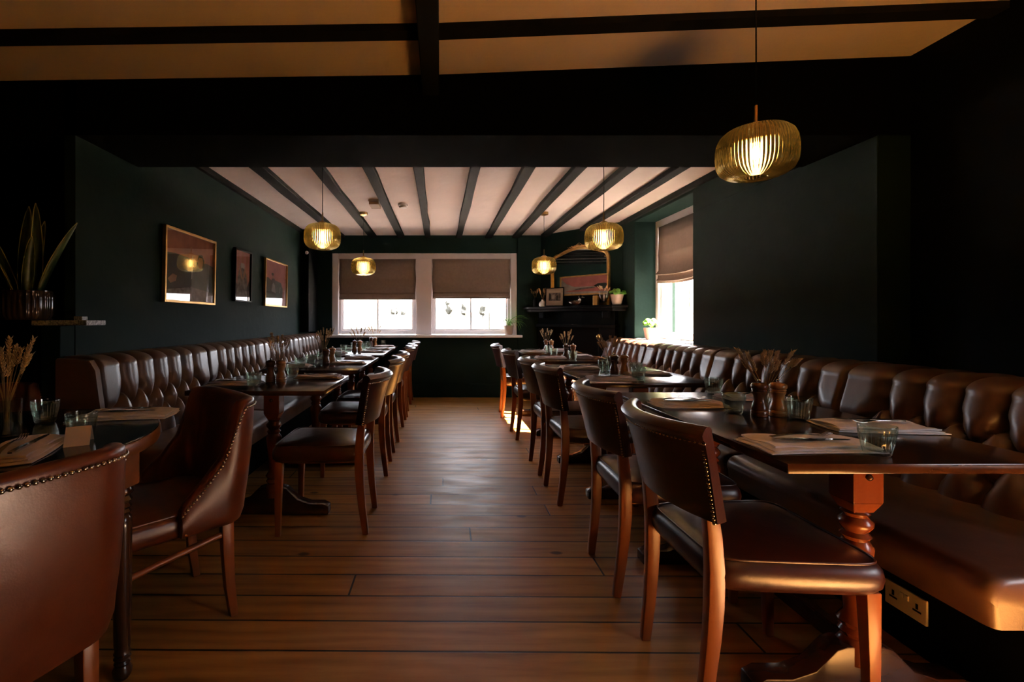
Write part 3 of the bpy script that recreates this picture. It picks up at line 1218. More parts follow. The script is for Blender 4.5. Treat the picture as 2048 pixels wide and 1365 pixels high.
def make_armchair():
    t = thing('armchair', 'armchair', 'armchair')
    # plan path from right tip round the back to left tip (outer face)
    path = []
    hw, xb, R = .272, -.305, .10
    for k in range(12):
        path.append((-.055 - (xb + R - -.055) * -1 * k / 12 if False else -.055 + (xb + R + .055) * k / 12, -hw))
    for k in range(11):
        a = PI / 2 * k / 10
        path.append((xb + R - R * math.sin(a), -hw + R - R * math.cos(a)))
    for k in range(1, 16):
        path.append((xb - .012 * math.sin(PI * k / 16), -hw + R + (2 * hw - 2 * R) * k / 16))
    for k in range(11):
        a = PI / 2 * (1 - k / 10)
        path.append((xb + R - R * math.sin(a), hw - R + R * math.cos(a)))
    for k in range(1, 13):
        path.append((xb + R + (-.055 - xb - R) * k / 12, hw))
    n = len(path)
    nors = []
    for i in range(n):
        a = Vector(path[max(0, i - 1)])
        c = Vector(path[min(n - 1, i + 1)])
        d = (c - a).normalized()
        nn = Vector((-d.y, d.x))
        # outward = away from centre
        if nn.dot(Vector(path[i]) - Vector((-.08, 0))) < 0:
            nn = -nn
        nors.append(nn)
    T = .050
    z0 = .385
    rings, edge = [], []
    for i, (x, y) in enumerate(path):
        nn = nors[i]
        zt = wing_top(x)
        th = T if zt > .55 else T * .8
        rake = lambda z: .045 * max(0, (z - .45) / .4) * max(0, -nn.x)
        ring = []
        m = 12
        for k in range(m + 1):
            z = z0 + (zt - .016 - z0) * k / m
            bul = .010 * math.sin(PI * k / m)
            o = bul + rake(z) + (-.010 if k == 0 else 0)
            ring.append((x + nn.x * o, y + nn.y * o, z))
        edge.append((Vector((x + nn.x * (rake(zt) + .002), y + nn.y * (rake(zt) + .002), zt - .026)), Vector((nn.x, nn.y, .15))))
        for k in range(1, 7):
            a = PI * k / 7
            o = rake(zt) - th / 2 + th / 2 * math.cos(a)
            ring.append((x + nn.x * o, y + nn.y * o, zt - .016 + .018 * math.sin(a)))
        for k in range(m, -1, -1):
            z = z0 + (zt - .016 - z0) * k / m
            o = -th - .012 * math.sin(PI * min(1, k / m)) + rake(z)
            ring.append((x + nn.x * o, y + nn.y * o, z))
        rings.append(ring)
    b = MB()
    b.loft(rings)
    shell = b.build('backrest', 'leather_tan', t, smooth=60)
    nl = MB()
    pts = [e[0] for e in edge]
    nrs = [e[1] for e in edge]
    # tips: continue down the front edges
    for sg, i0 in ((0, 0), (1, n - 1)):
        x, y = path[i0]
        for z in (.400, .418, .436, .454):
            stud(nl, (x - .012, y + math.copysign(.004, y), z), (0, math.copysign(1, y), 0), .0061)
    acc = 0
    last = pts[0]
    stud(nl, last, nrs[0], .0061)
    for i in range(1, n):
        seg = (pts[i] - pts[i - 1]).length
        if seg < 1e-6:
            continue
        k = 0
        while acc + seg >= .0135:
            f = (.0135 - acc)
            p0 = pts[i - 1] + (pts[i] - pts[i - 1]) * (f / (pts[i] - pts[i - 1]).length)
            stud(nl, p0, nrs[i], .0061)
            pts[i - 1] = p0
            seg = (pts[i] - p0).length
            acc = 0
        acc += seg
    nl.build('nailhead_trim', 'nail', shell, smooth=60)
    s = MB()
    pipe = cushion(s, .0, .246, .232, .262, .375, .462, p=7, bulge=.008, crown=.02)
    so = s.build('seat', 'leather_tan', t, smooth=60)
    p = MB()
    pts2 = [Vector(q) for q in pipe]
    p.tube(pts2 + [pts2[0], pts2[1]], .004, 6)
    p.build('piping', 'leather_tan', so, smooth=60)
    for sg in (-1, 1):
        l = MB()
        l.sweep_rect([(-.262, sg * .205, 0), (-.245, sg * .207, .12), (-.236, sg * .208, .26), (-.232, sg * .208, .40)], [.028, .032, .036, .038], [.030, .036, .042, .046])
        l.build('leg', 'chair_wood', t, smooth=40, bevel=.004)
        l = MB()
        l.sweep_rect([(.215, sg * .215, 0), (.212, sg * .216, .2), (.21, sg * .216, .385)], [.028, .034, .042], [.028, .034, .042])
        l.build('leg', 'chair_wood', t, smooth=40, bevel=.004)
        st = MB()
        st.tube([(-.236, sg * .208, .335), (0, sg * .212, .300), (.21, sg * .216, .265)], .012, 10)
        st.build('stretcher', 'chair_wood', t, smooth=60)
    return t


ac = Pool(make_armchair())
ac.place((-1.172, 1.06, 0), math.atan2(.436, -.9), 'studded brown leather armchair in the near left corner, its back to the camera', 'armchairs at the round table')
ac.place((-1.138, 1.776, 0), math.atan2(-.72, -.69), 'studded brown leather armchair in profile between round table and left dining table', 'armchairs at the round table')
ac.place((-1.98, 1.92, 0), math.atan2(-.69, .72), 'studded red-brown leather armchair in shadow behind the round table', 'armchairs at the round table')

# ------------------------------------------------------------------ round table
TH = .775
t = thing('round_table', 'round black-topped table with turned legs at the left', 'table', (-1.513, 1.45, 0))
RT = .55
b = MB()
b.lathe([(RT - .012, TH - .006), (RT - .004, TH - .003), (RT - .006, TH), (.01, TH + .0)], 96)
b.build('tabletop', 'round_top', t, smooth=30)
b = MB()
b.lathe([(RT - .02, TH - .048), (RT - .002, TH - .046), (RT, TH - .04), (RT, TH - .008), (RT - .003, TH - .004), (RT - .012, TH - .004)], 96)
b.build('rim', 'round_rim', t, smooth=40)
for ang in (6, 90, 200):
    a = math.radians(ang)
    cx, cy = .49 * math.cos(a), .49 * math.sin(a)
    l = MB()
    l.xf = Matrix.Translation((cx, cy, 0)) @ Matrix.Rotation(math.radians(-5), 4, 'Z')
    l.box(-.034, .034, -.034, .034, .62, TH - .048)
    lo = l.build('leg_block', 'round_rim', t, smooth=0, bevel=.003)
    l = MB()
    prof = [(.018, 0), (.026, .012), (.028, .03), (.020, .045), (.024, .052), (.020, .060), (.025, .068), (.020, .076), (.025, .084), (.021, .092),
            (.024, .11), (.026, .25), (.027, .40), (.0275, .49), (.027, .52), (.020, .530), (.026, .538), (.020, .547), (.028, .556), (.020, .566), (.029, .577),
            (.022, .59), (.031, .60), (.031, .61), (.026, .62)]
    l.lathe(prof, 28, (cx, cy))
    l.build('leg', 'dark_turned', t, smooth=50)


# ------------------------------------------------------------------ dining tables
def dining_table(x0, x1, y0, y1, label):
    cx, cy = (x0 + x1) / 2, (y0 + y1) / 2
    t = thing('dining_table', label, 'table', (cx, cy, 0), 0, 'dining tables')
    hw, hl = (x1 - x0) / 2, (y1 - y0) / 2
    b = MB()
    b.box(-hw, hw, -hl, hl, TH - .027, TH)
    b.build('tabletop', 'table', t, smooth=30, bevel=.003)
    for oy in ([-.045 if y0 == 2.50 else 0] if hl < .5 else [-hl + .22, hl - .22]):
        b = MB()
        b.box(-.30, .30, oy - .03, oy + .03, TH - .055, TH - .0275)
        b.build('top_bearer', 'table_leg', t, smooth=0, bevel=.004)
        b = MB()
        b.prism([(-.046, oy - .046), (.046, oy - .046), (.046, oy + .046), (-.046, oy + .046)], .60, TH - .055)
        b.lathe([(.046, .575), (.055, .585), (.062, .600)], 4)
        b.v = b.v[:8]
        b.f = b.f[:6]
        b.mi = b.mi[:6]
        # chamfered foot of the block
        r4 = [(-.046, oy - .046), (.046, oy - .046), (.046, oy + .046), (-.046, oy + .046)]
        b.hexa([(x * .65, oy + (y - oy) * .65, .565) for x, y in r4], [(x, y, .60) for x, y in r4])
        blk = b.build('column_block', 'table_leg', t, smooth=0, bevel=.003)
        s = MB()
        s.lathe([(.010, 0), (.010, .004), (.006, .009), (.0, .011)], 14)
        so = s.build('bolt_cover', 'dark_turned', blk, smooth=50)
        so.location = (0, oy - .046, TH - .095)
        so.rotation_euler = (PI / 2, 0, 0)
        b = MB()
        prof = [(.050, .10), (.050, .16), (.034, .175), (.045, .19), (.036, .205), (.048, .222), (.030, .25), (.036, .34), (.044, .42), (.046, .455), (.032, .475),
                (.040, .488), (.030, .500), (.044, .520), (.044, .532), (.030, .548), (.038, .56), (.030, .568)]
        b.lathe(prof, 28, (0, oy))
        b.build('turned_column', 'table_leg', t, smooth=50)
        # sledge foot with ogee brackets
        b = MB()
        pr = [(-.335, 0), (-.335, .045), (-.30, .062), (-.22, .062), (-.15, .085), (-.085, .15), (-.055, .16), (.055, .16), (.085, .15), (.15, .085), (.22, .062),
              (.30, .062), (.335, .045), (.335, 0)]
        n = len(pr)
        vs = [(x, oy - .036, z) for x, z in pr] + [(x, oy + .036, z) for x, z in pr]
        fs = [tuple(range(n)), tuple(range(2 * n - 1, n - 1, -1))] + [(i, n + i, n + (i + 1) % n, (i + 1) % n) for i in range(n)]
        b.add(vs, fs)
        b.build('sledge_foot', 'foot', t, smooth=40, bevel=.004)
    if hl >= .5:
        b = MB()
        b.box(-.018, .018, -hl + .22, hl - .22, .105, .165)
        b.build('stretcher', 'foot', t, smooth=0, bevel=.004)
    return t


TR = [(.92, 1.67, 1.23, 2.45), (.907, 1.68, 2.81, 4.00), (.93, 1.66, 4.32, 5.02), (.95, 1.66, 5.32, 6.02)]
TL = [(-1.375, -.625, 2.50, 3.19), (-1.375, -.625, 3.53, 4.74), (-1.375, -.625, 5.01, 6.20), (-1.375, -.62, 6.36, 6.93)]
to = ['nearest', 'second', 'third', 'farthest']
for i, q in enumerate(TR):
    dining_table(*q, 'dark wooden pedestal dining table, %s in the right-hand row' % to[i])
for i, q in enumerate(TL):
    dining_table(*q, 'dark wooden pedestal dining table, %s in the left-hand row' % to[i])


# ------------------------------------------------------------------ tableware
def make_tumbler():
    b = MB()
    R, H = .043, .085
    outer = [(.020, 0), (.027, .001), (.030, .006), (.0325, .018), (.036, .035), (.0395, .055), (.0415, .070), (.0425, .0755), (.043, .0775), (.043, H - .001), (.0425, H)]
    inner = [(.0405, H), (.0400, H - .004), (.0385, .065), (.0350, .040), (.0310, .022), (.026, .014), (.0, .012)]
    no = len(outer)

    def ribs(a, k):
        if 2 <= k <= 6:
            return 1 + .035 * math.cos(26 * a)
        return 1
    b.lathe(outer + inner, 156, ribs=ribs)
    return b


def tagged(b, name, mat, cat, smooth=60):
    o = b.build(name, mat, smooth=smooth)
    return tag(o, name, cat)


tum = Pool(tagged(make_tumbler(), 'glass_tumbler', 'tumbler', 'glass'))


def make_mill(kind):
    t = thing('pepper_mill' if kind == 'dark' else 'salt_mill', 'mill', 'mill')
    m = 'mill_dark' if kind == 'dark' else 'mill_light'
    b = MB()
    b.lathe([(.027, 0), (.030, .002), (.0305, .010), (.0285, .012), (.0305, .014), (.0305, .022), (.0285, .025), (.0295, .028), (.028, .038), (.0225, .056), (.0195, .068),
             (.021, .082), (.026, .092), (.027, .096), (.025, .099)], 36)
    b.build('body', m, t, smooth=40)
    c = MB()
    c.lathe([(.024, .0995), (.027, .1015), (.0275, .106), (.025, .108), (.029, .111), (.0305, .117), (.030, .123), (.025, .130), (.014, .1335), (.0, .134)], 36)
    co = c.build('cap', m, t, smooth=40)
    k = MB()
    k.lathe([(.004, .133), (.004, .136), (.0065, .138), (.007, .142), (.005, .146), (0, .147)], 16)
    k.build('knob', 'steel', co, smooth=60)
    return t


mill_d, mill_l = Pool(make_mill('dark')), Pool(make_mill('light'))


def make_napkin(L=.30, Wd=.15, seed=0):
    """folded napkin: three loose layers along x"""
    r = random.Random(seed)
    b = MB()
    for lay in range(3):
        nx, ny = 26, 10
        l2, w2 = L * (1 - .05 * lay) / 2, Wd * (1 - .08 * lay) / 2
        ph = r.uniform(0, 6)
        top, bot = [], []
        zb = .0012 + lay * .0052
        for i in range(nx + 1):
            for j in range(ny + 1):
                u, v = -1 + 2 * i / nx, -1 + 2 * j / ny
                x = u * l2 + .004 * math.sin(3 * v + ph) + .004 * lay
                y = v * w2 + .005 * math.sin(2.3 * u + ph) + .003 * lay
                edge = max(abs(u) ** 14, abs(v) ** 14)
                z = zb + .0046 * (1 - edge * .6) + .0020 * (1 + math.sin(5 * u + 3 * v + ph)) * (lay + 1) * .55
                top.append((x, y, z))
                bot.append((x, y, zb + (.0012 * (1 + math.sin(5 * u + 3 * v + ph)) * lay * .55)))
        N = len(top)
        fs = []
        for i in range(nx):
            for j in range(ny):
                a = i * (ny + 1) + j
                fs.append((a, a + ny + 1, a + ny + 2, a + 1))
                fs.append((N + a, N + a + 1, N + a + ny + 2, N + a + ny + 1))
        for i in range(nx):
            for jj in (0, ny):
                a = i * (ny + 1) + jj
                fs.append((a, N + a, N + a + ny + 1, a + ny + 1))
        for j in range(ny):
            for ii in (0, nx):
                a = ii * (ny + 1) + j
                fs.append((a, a + 1, N + a + 1, N + a))
        b.add(top + bot, fs)
    return b


nap = Pool(tag(make_napkin().build('napkin', 'napkin', smooth=50), 'napkin', 'napkin'))
napw = Pool(tag(make_napkin(.34, .17, 4).build('napkin', 'napkin_white', smooth=50), 'napkin', 'napkin'))


def make_fork():
    b = MB()
    n = 14
    rings = []
    for i in range(n + 1):
        u = i / n
        x = -.10 + .145 * u
        w = .0075 * (1 - u) + .0030 * u + (.0055 * max(0, (u - .8) / .2))
        if u > .8:
            w = .003 + .0085 * ((u - .8) / .2) ** .7
        z = .004 + .007 * math.sin(PI * min(1, u * .9))
        th = .0012
        rings.append([(x, -w, z - th), (x, w, z - th), (x, w, z + th), (x, -w, z + th)])
    b.loft(rings)
    for j in range(4):
        y = -.0095 + j * .00633
        pts = [(.045, y, .006), (.06, y, .004), (.075, y * .98, .006), (.095, y * .9, .013)]
        rr = [[(px_, py_ - .0016, pz - .001), (px_, py_ + .0016, pz - .001), (px_, py_ + .0016, pz + .001), (px_, py_ - .0016, pz + .001)] for px_, py_, pz in pts]
        b.loft(rr)
    return b


def make_knife():
    b = MB()
    rings = []
    for u, w, th in ((0, .005, .002), (.05, .008, .003), (.3, .0075, .003), (.5, .006, .003), (.52, .0085, .0012), (.8, .009, .001), (.95, .006, .0008), (1, .001, .0006)):
        x = -.11 + .22 * u
        z = .004
        rings.append([(x, -w, z - th), (x, w, z - th), (x, w, z + th), (x, -w, z + th)])
    b.loft(rings)
    return b


frk = Pool(tag(make_fork().build('fork', 'steel', smooth=50), 'fork', 'fork'))
knf = Pool(tag(make_knife().build('knife', 'steel', smooth=50), 'knife', 'knife'))


def setting(x, y, towards, where, white=False, rot=0.0, z=TH, cut=True):
    """napkin with fork and knife; towards = angle of the fork tips"""
    (napw if white else nap).place((x, y, z + .0005), towards + rot, 'folded %s linen napkin %s' % ('white' if white else 'beige', where), 'folded napkins')
    if cut:
        c, s = math.cos(towards + rot), math.sin(towards + rot)
        frk.place((x - s * .022, y + c * .022, z + .022), towards + rot + .06, 'steel fork lying on the napkin %s' % where, 'forks')
        knf.place((x + s * .020, y - c * .020, z + .022), towards + rot - .05, 'steel knife lying on the napkin %s' % where, 'knives')


def bouquet(x, y, z, seed, label, n=14, h=.24, spread=.10, dark=False, heads='wheat', vase=None):
    """dried stems and seed heads standing in a little vase; z is the table"""
    r = random.Random(seed)
    t = thing('dried_flowers', label, 'dried flowers', (x, y, z + .012), 0, 'dried flower bunches')
    sb, hb = MB(), MB()
    for i in range(n):
        a = r.uniform(0, 2 * PI)
        tilt = spread * math.sqrt(r.uniform(.05, 1))
        hh = h * r.uniform(.72, 1.0)
        tx, ty = tilt * math.cos(a), tilt * math.sin(a) * .7
        p0 = Vector((r.uniform(-.008, .008), r.uniform(-.008, .008), 0))
        p1 = Vector((tx * .18, ty * .18, hh * .42))
        p2 = Vector((tx * .75, ty * .75, hh * .82))
        p3 = Vector((tx, ty, hh))
        sb.tube([p0, p1, p2, p3], [.0012, .0011, .0009, .0007], 4)
        # seed head: overlapping husks along the last third
        L = r.uniform(.35, .5)
        m = 26 if heads == 'wheat' else 60
        for k in range(m):
            u = 1 - L * (1 - k / m)
            q = p1.lerp(p3, u) if u > 0 else p1
            q = (p1 * (1 - u) ** 2 + p2 * 2 * u * (1 - u) + p3 * u * u)
            d = (p3 - p1).normalized()
            side = Vector((math.cos(k * 2.4 + i), math.sin(k * 2.4 + i), 0))
            ln = r.uniform(.012, .020) if heads == 'wheat' else r.uniform(.014, .024)
            wv = .0036 if heads == 'wheat' else .0026
            e = q + d * ln * .8 + side * ln * (.45 if heads == 'wheat' else .50)
            mid = (q + e) / 2
            sd = d.cross(side).normalized() * wv
            hb.add([tuple(q), tuple(mid + sd), tuple(e), tuple(mid - sd), tuple(mid + side * wv * .8)], [(0, 1, 4), (1, 2, 4), (2, 3, 4), (3, 0, 4), (0, 3, 2, 1)])
    sb.build('stems', 'stem', t, smooth=0)['kind'] = 'stuff'
    hb.build('seed_heads', 'straw_dark' if dark else 'straw', t, smooth=0)['kind'] = 'stuff'
    return t


def bottle_vase(x, y, z, label, mat='mill_dark', s=1.0):
    b = MB()
    b.lathe([(.018 * s, 0), (.022 * s, .002), (.024 * s, .01), (.024 * s, .055 * s), (.018 * s, .075 * s), (.013 * s, .085 * s), (.013 * s, .10 * s), (.015 * s, .103 * s),
             (.0115 * s, .103 * s), (.010 * s, .088 * s), (.020 * s, .055 * s), (.020 * s, .01), (0, .008)], 28)
    o = b.build('vase', mat, smooth=50)
    o.location = (x, y, z)
    return tag(o, label, 'vase', 'little table vases')


def pos(px, py):
    return W(px, py, TH)


TN = {}
# ---- nearest right table
tn = 'on the nearest right-hand table'
setting(1.105, 1.40, PI * .0 + .03, tn + ', aisle side, nearest', True)
setting(1.10, 2.07, 0.0, tn + ', aisle side, far end')
setting(1.525, 1.635, PI, tn + ', bench side, nearest', True, -.12)
setting(1.52, 2.26, PI, tn + ', bench side, far end')
for (px, py), w in zip(((1754, 911), (1598, 840), (1467, 828), (1427, 789)), ('at the near edge', 'right of the mills', 'left of the mills', 'farthest back')):
    x, y = pos(px, py)
    tum.place((x, y, TH), .1, 'ribbed glass tumbler %s, %s' % (tn, w), 'glass tumblers')
x, y = pos(1519, 833)
mill_d.place((x, y, TH), 0, 'dark wooden pepper mill ' + tn, 'pepper mills')
x, y = pos(1556, 833)
mill_l.place((x, y, TH), 0, 'light wooden salt mill ' + tn, 'salt mills')
bottle_vase(1.34, 1.915, TH, 'small vase behind the mills ' + tn, 'clear')
bouquet(1.34, 1.915, TH, 11, 'feathery dried grasses ' + tn, 17, .25, .135, True, 'grass')
# ---- second right
tn = 'on the second right-hand table'
setting(1.085, 2.97, 0, tn + ', aisle side, nearest')
setting(1.085, 3.64, 0, tn + ', aisle side, far end')
setting(1.44, 3.24, PI, tn + ', bench side')
for (px, py), w in zip(((1277, 762), (1271, 750), (1208, 743), (1213, 733)), ('at the near edge', 'right of the mills', 'left of the mills', 'behind the mills')):
    x, y = pos(px, py)
    tum.place((x, y, TH), .3, 'ribbed glass tumbler %s, %s' % (tn, w), 'glass tumblers')
x, y = pos(1228, 748)
mill_d.place((x, y, TH), 1, 'dark wooden pepper mill ' + tn, 'pepper mills')
x, y = pos(1248, 748)
mill_l.place((x, y, TH), 1, 'light wooden salt mill ' + tn, 'salt mills')
bottle_vase(1.262, 3.46, TH, 'small vase behind the mills ' + tn, 'clear')
bouquet(1.262, 3.46, TH, 12, 'feathery dried grasses ' + tn, 15, .26, .10, True, 'grass')
# ---- third right
tn = 'on the third right-hand table'
setting(1.10, 4.66, 0, tn + ', aisle side')
setting(1.44, 4.88, PI, tn + ', bench side')
tum.place((1.285, 4.50, TH), 0, 'ribbed glass tumbler ' + tn + ', in front of the salt mill', 'glass tumblers')
tum.place((1.20, 4.90, TH), 0, 'ribbed glass tumbler ' + tn + ', left of the mills', 'glass tumblers')
mill_d.place((1.275, 4.70, TH), 2, 'dark wooden pepper mill ' + tn, 'pepper mills')
mill_l.place((1.345, 4.70, TH), 2, 'light wooden salt mill ' + tn, 'salt mills')
bottle_vase(1.305, 4.80, TH, 'small vase behind the mills ' + tn, 'clear')
bouquet(1.305, 4.80, TH, 13, 'dried oat stems ' + tn, 12, .27, .10)
# ---- farthest right
tn = 'on the farthest right-hand table'
setting(1.12, 5.62, 0, tn + ', aisle side')
setting(1.45, 5.84, PI, tn + ', bench side')
tum.place((1.285, 5.50, TH), 0, 'ribbed glass tumbler ' + tn + ', in front of the mills', 'glass tumblers')
mill_d.place((1.31, 5.74, TH), 3, 'dark wooden pepper mill ' + tn, 'pepper mills')
mill_l.place((1.375, 5.74, TH), 3, 'light wooden salt mill ' + tn, 'salt mills')
bottle_vase(1.345, 5.86, TH, 'small vase behind the mills ' + tn, 'clear')
bouquet(1.345, 5.86, TH, 14, 'dried oat stems ' + tn, 12, .27, .10)
# ---- nearest left
tn = 'on the nearest left-hand table'
setting(-.79, 3.06, PI, tn + ', aisle side')
setting(-1.22, 2.76, 0, tn + ', bench side')
tum.place((-1.055, 2.635, TH), 0, 'ribbed glass tumbler ' + tn + ', in front of the mills', 'glass tumblers')
tum.place((-.985, 3.11, TH), 0, 'ribbed glass tumbler ' + tn + ', behind the mills', 'glass tumblers')
mill_d.place((-1.045, 2.87, TH), 4, 'dark wooden pepper mill ' + tn, 'pepper mills')
mill_l.place((-.980, 2.87, TH), 4, 'light wooden salt mill ' + tn, 'salt mills')
bottle_vase(-1.025, 2.965, TH, 'small vase behind the mills ' + tn, 'clear')
bouquet(-1.025, 2.965, TH, 15, 'dried wheat and oats ' + tn, 13, .29, .085, True)
# ---- second left
tn = 'on the second left-hand table'
setting(-.79, 4.03, PI, tn + ', aisle side, nearest')
setting(-.79, 4.60, PI, tn + ', aisle side, far end')
setting(-1.21, 3.80, 0, tn + ', bench side, nearest')
setting(-1.21, 4.55, 0, tn + ', bench side, far end')
for (x, y), w in zip(((-1.10, 3.66), (-1.11, 3.99), (-.965, 4.37), (-1.13, 4.42)), ('at the near edge', 'left of the mills', 'behind the mills', 'by the far bench napkin')):
    tum.place((x, y, TH), .3, 'ribbed glass tumbler %s, %s' % (tn, w), 'glass tumblers')
mill_d.place((-.975, 3.98, TH), 5, 'dark wooden pepper mill ' + tn, 'pepper mills')
mill_l.place((-.966, 4.17, TH), 5, 'light wooden salt mill ' + tn, 'salt mills')
bottle_vase(-1.03, 4.12, TH, 'small vase beside the mills ' + tn, 'clear')
bouquet(-1.03, 4.12, TH, 16, 'dried wheat and oats ' + tn, 16, .30, .10, True)
# ---- third left
tn = 'on the third left-hand table'
setting(-.79, 5.47, PI, tn + ', aisle side, nearest')
setting(-.79, 6.02, PI, tn + ', aisle side, far end')
setting(-1.21, 5.28, 0, tn + ', bench side, nearest')
setting(-1.21, 5.95, 0, tn + ', bench side, far end')
for (x, y), w in zip(((-1.07, 5.42), (-1.16, 5.62), (-.985, 5.98), (-1.13, 6.10)), ('in front of the mills', 'left of the mills', 'behind the mills', 'by the far bench napkin')):
    tum.place((x, y, TH), .3, 'ribbed glass tumbler %s, %s' % (tn, w), 'glass tumblers')
mill_d.place((-1.03, 5.60, TH), 6, 'dark wooden pepper mill ' + tn, 'pepper mills')
mill_l.place((-.965, 5.60, TH), 6, 'light wooden salt mill ' + tn, 'salt mills')
bottle_vase(-1.0, 5.74, TH, 'small vase behind the mills ' + tn, 'clear')
bouquet(-1.0, 5.74, TH, 17, 'dried wheat and oats ' + tn, 13, .28, .11, True)
# ---- farthest left
tn = 'on the farthest left-hand table'
setting(-.79, 6.62, PI, tn + ', aisle side')
for (x, y), w in zip(((-1.07, 6.50), (-.99, 6.46), (-.83, 6.84)), ('left of the mills', 'in front of the mills', 'nearest the window')):
    tum.place((x, y, TH), .3, 'ribbed glass tumbler %s, %s' % (tn, w), 'glass tumblers')
mill_d.place((-.985, 6.66, TH), 7, 'dark wooden pepper mill ' + tn, 'pepper mills')
mill_l.place((-.925, 6.62, TH), 7, 'light wooden salt mill ' + tn, 'salt mills')
bottle_vase(-.955, 6.80, TH, 'small vase behind the mills ' + tn, 'clear')
bouquet(-.955, 6.80, TH, 18, 'pale dried stems ' + tn, 10, .28, .12)
# ---- round table
tn = 'on the round table'
tum.place((-1.46, 1.72, TH), .2, 'ribbed glass tumbler %s, left and farther back' % tn, 'glass tumblers')
tum.place((-1.145, 1.485, TH), .2, 'ribbed glass tumbler %s, nearer the edge' % tn, 'glass tumblers')
setting(-1.235, 1.835, .2, tn + ', far side', True, 0.0)
setting(-1.20, 1.335, PI * .62, tn + ', near side by the armchair', False, 0.0)
b = MB()
b.lathe([(.036, 0), (.040, .002), (.041, .008), (.041, .125), (.0385, .125), (.038, .01), (0, .008)], 40)
o = b.build('glass_vase', 'clear', smooth=50)
o.location = (-1.40, 1.50, TH)
tag(o, 'straight clear glass vase of dried flowers on the round table', 'vase')
bouquet(-1.40, 1.50, TH, 21, 'bunch of dried wheat and flowers in the glass vase on the round table', 26, .31, .085)
b = MB()
b.xf = Matrix.Rotation(.5, 4, 'Z') @ Matrix.Rotation(math.radians(52), 4, 'X')
b.box(-.032, .032, 0, .066, -.0008, .0008)
b.xf = Matrix.Rotation(.5, 4, 'Z') @ Matrix.Translation((0, .081, 0)) @ Matrix.Rotation(math.radians(128), 4, 'X')
b.box(-.032, .032, 0, .066, -.0008, .0008)
o = b.build('folded_card', 'card', smooth=0)
o.location = (-1.095, 1.40, TH)
tag(o, 'small cream folded card standing on the round table', 'card')


# ------------------------------------------------------------------ pendant lamps
def make_pendant():
    t = thing('pendant_lamp', 'lamp', 'pendant lamp')
    # origin at the middle of the shade
    b = MB()
    R = .142
    prof = []
    ctrl = [(.040, -.105), (.052, -.108), (.075, -.105), (.105, -.095), (.127, -.078), (.139, -.052), (.142, -.020), (.141, .012), (.137, .040), (.126, .064),
            (.106, .082), (.080, .092), (.050, .097), (.030, .098)]
    inner = [(max(.004, r - .0045), z + (.003 if z < 0 else -.003)) for r, z in ctrl][::-1]
    prof = ctrl + inner

    def ribs(a, k):
        w = 1.0 if 0 < k < 13 else 0.0
        return 1 + .014 * w * math.cos(64 * a)
    b.lathe(prof + [ctrl[0]], 384, ribs=ribs, caps=False)
    b.build('lamp_shade', 'amber', t, smooth=60)
    b = MB()
    b.lathe([(.031, .099), (.033, .101), (.031, .108), (.014, .116), (.007, .120), (.006, .185), (.0, .187)], 24)
    b.build('stem', 'brass', t, smooth=50)
    b = MB()
    b.lathe([(.019, .035), (.021, .037), (.021, .092), (.024, .097), (.0, .098)], 24)
    b.build('lamp_holder', 'brass', t, smooth=50)
    b = MB()
    b.lathe([(0, -.052), (.010, -.050), (.017, -.044), (.020, -.034), (.020, .005), (.017, .022), (.013, .034), (0, .036)], 20)
    b.build('bulb', 'bulb', t, smooth=70)
    return t


pp = Pool(make_pendant())
lamps = [((1.272, 1.872), 1.835, 'nearest and largest pendant lamp of ribbed amber glass at the upper right'),
         ((-.935, 3.70), 1.827, 'ribbed amber glass pendant lamp, nearer of the two on the left'),
         ((-.905, 5.50), 1.797, 'ribbed amber glass pendant lamp hanging before the back window, left'),
         ((1.228, 5.49), 1.806, 'ribbed amber glass pendant lamp hanging left of the mirror'),
         ((1.268, 3.60), 1.806, 'ribbed amber glass pendant lamp, middle one of the right-hand row')]
for (x, y), z, lab in lamps:
    o = pp.place((x, y, z), 0, lab, 'pendant lamps')
for o in [q for q in COL.objects if q.get('group') == 'pendant lamps']:
    zt = (ZC if o.location.y > 3 else zn(o.location.x)) - o.location.z
    b = MB()
    b.tube([(0, 0, .185), (.0008, 0, zt * .5), (0, 0, zt - .02)], .0028, 8)
    b.build('cord', 'black', o, smooth=60)
    b = MB()
    b.lathe([(.004, zt - .045), (.048, zt - .030), (.05, zt - .026), (.05, zt - .001), (.0, zt - .0005)], 32)
    b.build('ceiling_rose', 'brass', o, smooth=40)

# ------------------------------------------------------------------ ceiling fittings
b = MB()
b.lathe([(0, -.045), (.035, -.045), (.042, -.040), (.045, -.030), (.055, -.028), (.056, -.012), (.054, 0)], 40)
o = b.build('smoke_detector', 'plastic', smooth=40)
o.location = (-.405, 5.09, ZC)
tag(o, 'round white smoke detector on the rear ceiling', 'smoke detector')
t = thing('emergency_light', 'small ribbed box light on the rear ceiling beside the smoke detector', 'ceiling light', (-.70, 5.0, ZC))
b = MB()
b.box(-.055, .055, -.11, .11, -.022, 0)
b.build('housing', 'plastic', t, smooth=0, bevel=.003)
b = MB()
for k in range(9):
    y = -.092 + k * .0225
    b.box(-.05, .05, y, y + .018, -.052, -.022)
b.build('diffuser', 'mat_board', t, smooth=0, bevel=.002)
b = MB()
b.lathe([(.022, 0), (.024, .006), (.018, .02), (.0, .024)], 20)
o = b.build('wall_sensor', 'plastic', smooth=50)
o.location = (-1.834 + .0, 6.49, 2.10)
o.rotation_euler = (PI / 2, 0, 0)
o.location = (-1.86, 6.50, 2.10)
tag(o, 'tiny white sensor high in the back left corner', 'sensor')


